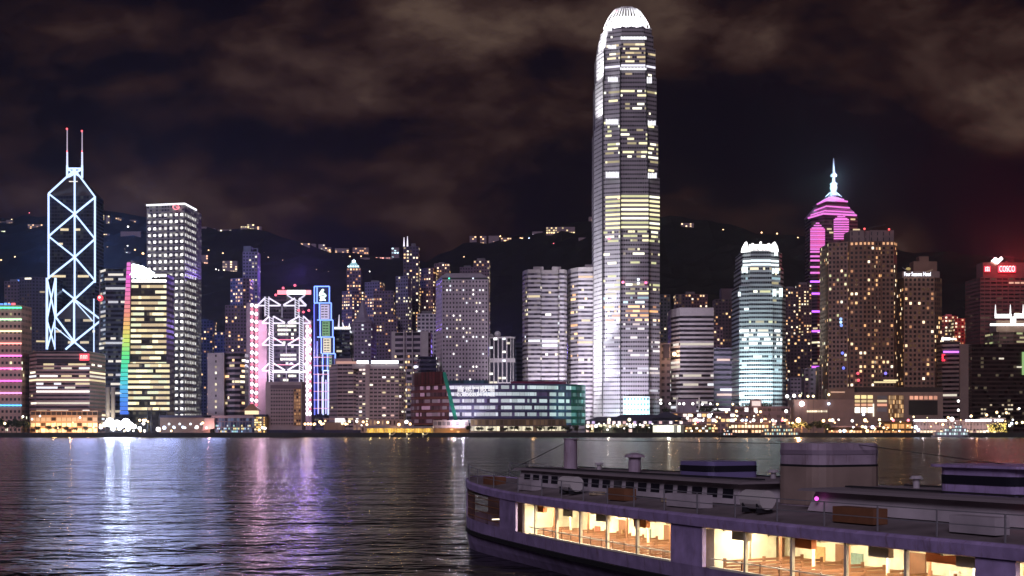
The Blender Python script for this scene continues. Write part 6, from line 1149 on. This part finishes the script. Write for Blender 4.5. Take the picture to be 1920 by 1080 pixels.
for sg in (-1, 1):
    last = 0
    for a, b_ in OPEN + [(68, 68)]:
        side_panel(last, a, sg, violet2 if last < 12 or last > 60 else violet, 'side_panel'); last = b_
    for a, b_ in OPEN[1:]:
        n = max(2, round((b_ - a) / 3.3))
        for i in range(1, n):
            s = a + (b_ - a) * i / n; m2 = MB(); y = sg * beam(s) * .99; m2.box(s - .07, y - .07, SILL, s + .07, y + .07, TOPW, cream); fb(m2, 'window_post')
        m2 = MB()
        for s in [x for x in SS if a <= x < b_]: s2 = min(b_, SS[SS.index(s) + 1]); m2.bar((s, sg * beam(s) * .995, SILL + .03), (s2, sg * beam(s2) * .995, SILL + .03), .1, mat('bright_rail', (.8, .76, .62), .3) if not m2.mats else m2.mats[0]); m2.bar((s, sg * beam(s) * .99, SILL + .42), (s2, sg * beam(s2) * .99, SILL + .42), .045, m2.mats[0])
        fb(m2, 'sill_rail')
    m2 = MB()
    for k in range(4):
        for s in [x for x in SS if 2.2 <= x < 10]: s2 = SS[SS.index(s) + 1]; z = SILL + .25 + .42 * k; m2.bar((s, sg * beam(s) * .98, z + sheer(s) * .6), (s2, sg * beam(s2) * .98, z + sheer(s2) * .6), .05, brn)
    fb(m2, 'bow_railing')
# interior: central casing, end bulkhead, benches, ceiling lamps, notices
m2 = MB(); m2.box(17, -1.3, .75, 51, 1.3, TOPW, cream); fb(m2, 'engine_casing')
m2 = MB(); m2.box(13.2, -3.6, .75, 13.5, 3.6, TOPW + .1, cream); fb(m2, 'cabin_bulkhead'); m2 = MB(); m2.box(61.5, -5.2, .75, 61.8, 5.2, TOPW, cream); fb(m2, 'cabin_bulkhead')
m2 = MB(); m2.box(34, -5.6, .75, 35.8, -2.2, TOPW, cream); fb(m2, 'stair_enclosure')
m2 = MB()
for k in range(28): s = 14.2 + 1.65 * k; m2.box(s, -beam(s) * .93, TOPW - .16, s + .12, beam(s) * .93, TOPW, cream)
fb(m2, 'ceiling_beam')
m2 = MB(); m2.box(17, -1.34, .75, 51, -1.3, 2.15, mat('brown_wainscot', (.33, .2, .1), .5)); fb(m2, 'wainscot')
for k in range(7): s = 20.5 + 4.6 * k; m2 = MB(); m2.box(s, -1.36, .8, s + .95, -1.3, 2.95, brn); fb(m2, 'casing_door')
for k in range(13): s = 17.6 + 2.6 * k; m2 = MB(); m2.box(s, -1.38, 3.0, s + 1.5, -1.3, 3.35, mat('pale_panel', (.9, .85, .7), .5) if k == 0 else LPM); LPM = m2.mats[0]; fb(m2, 'casing_panel')  # plain pale panels along the casing
for k in range(20): s = 15 + 2.3 * k; m2 = MB(); yy = -beam(s) * .55; m2.box(s, yy - .05, .75, s + .1, yy + .05, TOPW, cream if k % 2 else brn); fb(m2, 'cabin_pillar')
nm_c = [(.5, .12, .07), (.6, .36, .14), (.2, .28, .22), (.8, .76, .66), (.75, .7, .6), (.45, .2, .13)]; rng = random.Random(3)
for k in range(12):
    s = 18.0 + 2.75 * k + rng.uniform(-.3, .3); m2 = MB(); w_ = rng.uniform(.3, .85); zb = rng.uniform(1.7, 2.1); m2.box(s, -1.36, zb, s + w_, -1.3, zb + rng.uniform(.3, .8), mat('notice_board', nm_c[k % 6], .5, noise=.25, nscale=6)); fb(m2, 'notice_board')
m2 = MB(); m2.box(48.6, -5.2, 3.15, 50.5, -5.1, 3.6, mat('orange_screen', (.55, .16, .05), .5)); fb(m2, 'orange_panel')
def bench(s, y0, y1):
    m2 = MB(); m2.box(s, y0, 1.5, s + .5, y1, 1.56, brn); [m2.box(s + .46, y0, 1.62 + .14 * q, s + .52, y1, 1.72 + .14 * q, brn) for q in range(5)]; [m2.box(s + .45, y - .04, 1.5, s + .53, y + .04, 2.36, brn) for y in (y0, (y0 + y1) / 2, y1)]
    for y in (y0 + .2, (y0 + y1) / 2, y1 - .2): m2.box(s + .05, y - .04, 1.1, s + .45, y + .04, 1.5, cream)
    return m2
bme = None
for k in range(34):
    s = 15 + 1.35 * k
    if 33.2 < s < 36.2: continue
    yb = beam(s) * .93
    if bme is None: o = fb(bench(0, -3.0, -.2), 'bench'); bme = o.data; bpy.data.objects.remove(o)
    for sg in (-1, 1):
        o = bpy.data.objects.new('bench', bme); COL.objects.link(o); o.parent = fe.o; o.location = (s, -1.45 if sg < 0 else 4.65, 0); o.scale = (1, (yb - 1.7) / 3.0, 1)
CL = emis((1, .88, .64), 120, True); lme = None
for k in range(22):
    for sg in (-1, 1):
        s = 14.6 + 2.15 * k
        if lme is None: m2 = MB(); m2.box(0, -.16, TOPW - .09, 1.35, .16, TOPW - .005, CL); o = fb(m2, 'ceiling_lamp'); lme = o.data; bpy.data.objects.remove(o)
        o = bpy.data.objects.new('ceiling_lamp', lme); COL.objects.link(o); o.parent = fe.o; o.location = (s, sg * (beam(s) * .55 + .6), 0)
for k in range(9):
    m2 = MB(); s = 16 + 4.4 * k; y = -beam(s) * .93
    if 33 < s < 37: continue
    m2.box(s, y, 3.25, s + 1.1, y + .25, 3.62, mat('life_jacket_box', (.65, .2, .06) if k % 3 == 0 else (.7, .62, .45), .6)); fb(m2, 'life_jacket_box')
m2 = MB(); m2.box(3.5, -.9, 1.95, 3.62, .9, 2.02, emis((1, .85, .6), 2.2, True)); fb(m2, 'bow_lamp')
lo = lamp('POINT', fe.loc, (1, .6, .3), 60, size=.3); lo.parent = fe.o; lo.location = (8, 0, 3.2)
# upper deck gear
m2 = MB()
def hbox(s0, s1, kb, z0, z1, m, nm, inset=.0):
    m2 = MB(); st = [s0] + [s for s in SS if s0 < s < s1] + [s1]
    A = [(s, -beam(s) * kb, z0) for s in st] + [(s, beam(s) * kb, z0) for s in reversed(st)]; B = [(min(max(s, s0 + inset), s1 - inset), -beam(s) * kb * .93, z1) for s in st] + [(min(max(s, s0 + inset), s1 - inset), beam(s) * kb * .93, z1) for s in reversed(st)]
    m2.frus(A, B, m); return fb(m2, nm)
hbox(9, 34.4, .50, 4.5, 5.45, greyr, 'upper_cabin', .3); hbox(39.5, 60, .50, 4.5, 5.35, greyr, 'upper_cabin', .3)
for a, b_, z in ((8.6, 34.8, 5.45), (39.1, 60.4, 5.35)):
    hbox(a, b_, .54, z, z + .1, mat('dark_roof_edge', (.27, .235, .25), .8), 'cabin_roof')
for sg in (-1, 1):
    for k in range(18):
        s = 10 + 1.35 * k; m2 = MB(); y = sg * (beam(s) * .5 + beam(s + .9) * .5) / 2; A = sg * beam(s) * .487; B_ = sg * beam(s + .9) * .487
        m2.face([(s, A + sg * .03, 4.75), (s + .9, B_ + sg * .03, 4.75), (s + .9, B_ + sg * .0, 5.2), (s, A + sg * .0, 5.2)][::(1 if sg < 0 else -1)], mat('dark_window', (.02, .02, .03), .2) if k == 0 and sg < 0 else DKW); DKW = m2.mats[0]; fb(m2, 'cabin_window')
rng = random.Random(8)
for k in range(9):
    s = 6 + 6.3 * k; 
    for sg in (-1, 1):
        m2 = MB(); y = sg * beam(s) * .76; m_ = (brn, greyr, mat('raft_white', (.6, .58, .56), .5))[(k + (sg > 0)) % 3]
        if m_.name.startswith('raft'): m2.cyl((s, y, 4.95), (s + 1.5, y, 4.95), .42, .42, m_, 14); m2.box(s + .2, y - .4, 4.4, s + .3, y + .4, 4.8, DARK); m2.box(s + 1.2, y - .4, 4.4, s + 1.3, y + .4, 4.8, DARK); fb(m2, 'life_raft', False)
        else: m2.box(s, y - .35, 4.35, s + rng.uniform(1.6, 2.8), y + .35, 4.95, m_); fb(m2, 'deck_locker' if m_ is greyr else 'deck_bench')
for sg in (-1, 1):
    m2 = MB(); z1 = 5.15; last = None
    for s in SS[3:-5]:
        y = sg * beam(s) * .955; b0 = FT + sheer(s)
        if SS.index(s) % 2 == 1: m2.bar((s, y, b0), (s, y, b0 + .95), .05, STEEL)
        if last:
            for h in (.5, .95): m2.bar((last[0], last[1], last[2] + h), (s, y, b0 + h), .035, STEEL)
        last = (s, y, b0)
    fb(m2, 'deck_railing')
def rbox(s0, s1, w, z0, z1, m, nm, r=.5, band=None):
    m2 = MB(); 
    def rr(z, ex=0): 
        pts = []
        for cx, cy, a0 in ((s1 - r, w - r, 0), (s0 + r, w - r, 90), (s0 + r, -w + r, 180), (s1 - r, -w + r, 270)):
            for k in range(5): a = R(a0 + 22.5 * k); pts.append((cx + (r + ex) * math.cos(a), cy + (r + ex) * math.sin(a), z))
        return pts
    m2.frus(rr(z0), rr(z1), m); o = fb(m2, nm)
    if band:
        for (a, b_, mm, bn) in band: m2 = MB(); m2.frus(rr(a, .03), rr(b_, .03), mm); fb(m2, bn, under=o)
    return o
lil = mat('lilac_paint', (.42, .34, .42), .5, noise=.2, nscale=1, streak=(.18, .11, .09)); tan = mat('tan_paint', (.33, .25, .21), .55, noise=.15, nscale=1)
wh = rbox(35.2, 38.4, 1.9, 4.5, 7.35, lil, 'funnel', .8, [(4.6, 6.3, tan, 'funnel_base'), (6.3, 6.4, blk, 'black_band'), (6.85, 7.05, mat('dim_lilac', (.3, .24, .31), .5), 'dim_band')])
m2 = MB(); m2.cyl((12.6, 0, 5.4), (12.6, 0, 7.35), .42, .40, lil, 16); m2.cyl((12.6, 0, 7.35), (12.6, 0, 7.42), .46, .46, lil, 16); fb(m2, 'ventilator', True)
vb = rbox(26.6, 29.6, 1.5, 5.5, 6.35, mat('violet_box_paint', (.2, .17, .36), .5), 'pilot_house', .4, [(5.85, 6.15, DKW, 'window_band')])
vb = rbox(45.5, 49.5, 1.7, 5.4, 6.5, violet, 'wheelhouse', .4, [(5.85, 6.2, DKW, 'window_band')]); rbox(45.1, 49.9, 1.9, 6.5, 6.6, violet, 'wheelhouse_roof', .4)
m2 = MB(); m2.cyl((20, 0, 5.5), (20, 0, 6.4), .35, .35, lil, 12); m2.cyl((20, 0, 6.4), (20, 0, 6.55), .6, .5, lil, 14); m2.cyl((20, 0, 6.55), (20, 0, 6.66), .5, .15, lil, 14); fb(m2, 'mushroom_vent')
m2 = MB(); m2.ball((40.4, -3.6, 5.05), .09, emis((1, .1, .75), 2, True), 8, 5); fb(m2, 'magenta_lamp'); m2 = MB(); m2.ball((52.2, -3.4, 5.2), .11, emis((1, .08, .1), 3, True), 8, 5); fb(m2, 'red_lamp')
for s in (14.5, 23.5, 31.5, 41.5, 53, 57): m2 = MB(); m2.cyl((s, .9, 5.4), (s, .9, 5.85), .14, .14, greyr, 10); m2.cyl((s, .9, 5.85), (s, .9, 5.98), .3, .2, greyr, 10); fb(m2, 'mushroom_vent')
for y in (-1.7, -1.5, 1.6): m2 = MB(); m2.bar((10, y, 5.62), (34, y, 5.62), .07, DARK); m2.bar((40, y, 5.52), (60, y, 5.52), .07, DARK); fb(m2, 'roof_pipe')
for a, b_ in (((12.6, 0, 7.3), (35.6, 0, 7.3)), ((38.2, .4, 7.3), (47, .4, 6.6)), ((12.6, 0, 7.3), (3, 0, 4.9))): m2 = MB(); m2.bar(a, b_, .03, DARK); fb(m2, 'stay_wire')
for s in (21.5, 29.5, 43.5, 55): 
    m2 = MB(); y = -beam(s) * .62
    for j in range(10): a, b_ = 2 * math.pi * j / 10, 2 * math.pi * (j + 1) / 10; m2.bar((s + .45 * math.cos(a), y + .35 * math.sin(a), 4.5), (s + .45 * math.cos(b_), y + .35 * math.sin(b_), 4.5), .16, mat('rope', (.4, .33, .22), .9) if not m2.mats else m2.mats[0])
    fb(m2, 'rope_coil')
for k, s in enumerate(()):
    m2 = MB(); y = -beam(s) * .52; 
    for j in range(12): a, b_ = 2 * math.pi * j / 12, 2 * math.pi * (j + 1) / 12; m2.bar((s + .38 * math.cos(a), y - .1, 5.0 + .38 * math.sin(a)), (s + .38 * math.cos(b_), y - .1, 5.0 + .38 * math.sin(b_)), .14, mat('lifebuoy_orange', (.35, .09, .05), .5) if not m2.mats else m2.mats[0])
    fb(m2, 'lifebuoy')

# more amber and white lamps strung along the promenade
rng = random.Random(55)
for l, r, n, t0, t1, lab in ((1286, 1380, 26, 776, 812, 'amber or white lamp among many between the hip roofed pier and the dark boat'), (1380, 1492, 26, 772, 800, 'amber lamp among many on the podium roofs below the silver tower'), (1545, 1712, 30, 786, 812, 'amber lamp among many along the long mauve roofed pier'), (1712, 1905, 26, 780, 812, 'amber lamp among many around the pinkish pier'), (560, 690, 16, 784, 799, 'amber lamp among many behind the navy hoarding'), (1098, 1226, 30, 792, 806, 'white lamp among many under the long hipped roof'), (60, 300, 16, 790, 810, 'small lamp among many along the left quay road')):
    n = int(n * .7)
    for k in range(n): street_lamp(l + (r - l) * (k + rng.random()) / n, rng.uniform(t0, t1), 1333 if l != 560 else 1350, rng.choice((OR, OR, YL, WH)) if l != 1098 else rng.choice((WH, YL, WH)), 3.5, rng.choice((.5, .7, .9)), lab, 'promenade lamps glittering along the far shore')
for px in (575, 650, 740, 1000, 1310, 1345, 1400, 1440, 1580, 1640, 1690, 1760, 1830): lamp('POINT', (X(px, 1333), 1330, 14), (1, .55, .22), 2200, size=1)
# unseen spots added to lay coloured reflections on the water
def harbour(px, z, c, e, size=10):
    x = X(px, 1340); lamp('SPOT', (x, 1340, z), c, e * .28, (x * .3, 0, -10), size, 50, .8, name='added_water_light')
for k, px in enumerate((70, 115, 160, 200, 238, 275, 315, 360, 400)): harbour(px, (30, 60, 45, 80)[k % 4], (.40, .48, 1), (40000, 110000, 220000, 170000, 170000, 300000, 240000, 170000, 110000)[k], 12)
for px, z, e in ((470, 50, 20000), (530, 75, 30000), (580, 45, 22000)): harbour(px, z, (.75, .3, .75), e)
for px, z, e in ((700, 20, 9000), (900, 30, 12000), (1060, 40, 20000), (1160, 40, 30000), (1260, 20, 20000)): harbour(px, z, (1, .88, .7), e * .5, 14)
for px, z, e in ((1840, 60, 60000), (1890, 90, 90000), (1930, 70, 60000)): harbour(px, z, (1, .06, .07), e * .28, 14)
for px, Y, py, c, e in ((143, 1880, 470, (.12, .3, 1), 2000000), (565, 2045, 520, (.3, .15, 1), 260000), (1888, 1800, 497, (1, .05, .07), 700000)):
    lamp('POINT', (X(px, Y), Y, Z(py, Y)), c, e, size=6, name='added_haze_glow')  # unseen points added to make the haze and slopes glow
# city air
hm_ = bpy.data.materials.new('haze'); hm_.use_nodes = True; t = hm_.node_tree; t.nodes.clear(); ho = N(t, 'ShaderNodeOutputMaterial'); pv = N(t, 'ShaderNodeVolumePrincipled')
pv.inputs['Color'].default_value = (.85, .87, .95, 1); pv.inputs['Density'].default_value = .00004; pv.inputs['Anisotropy'].default_value = .75
t.links.new(pv.outputs[0], ho.inputs['Volume'])
m2 = MB(); m2.box(-2700, -260, -4, 2700, 3400, 640, hm_); m2.build('haze', kind='stuff')
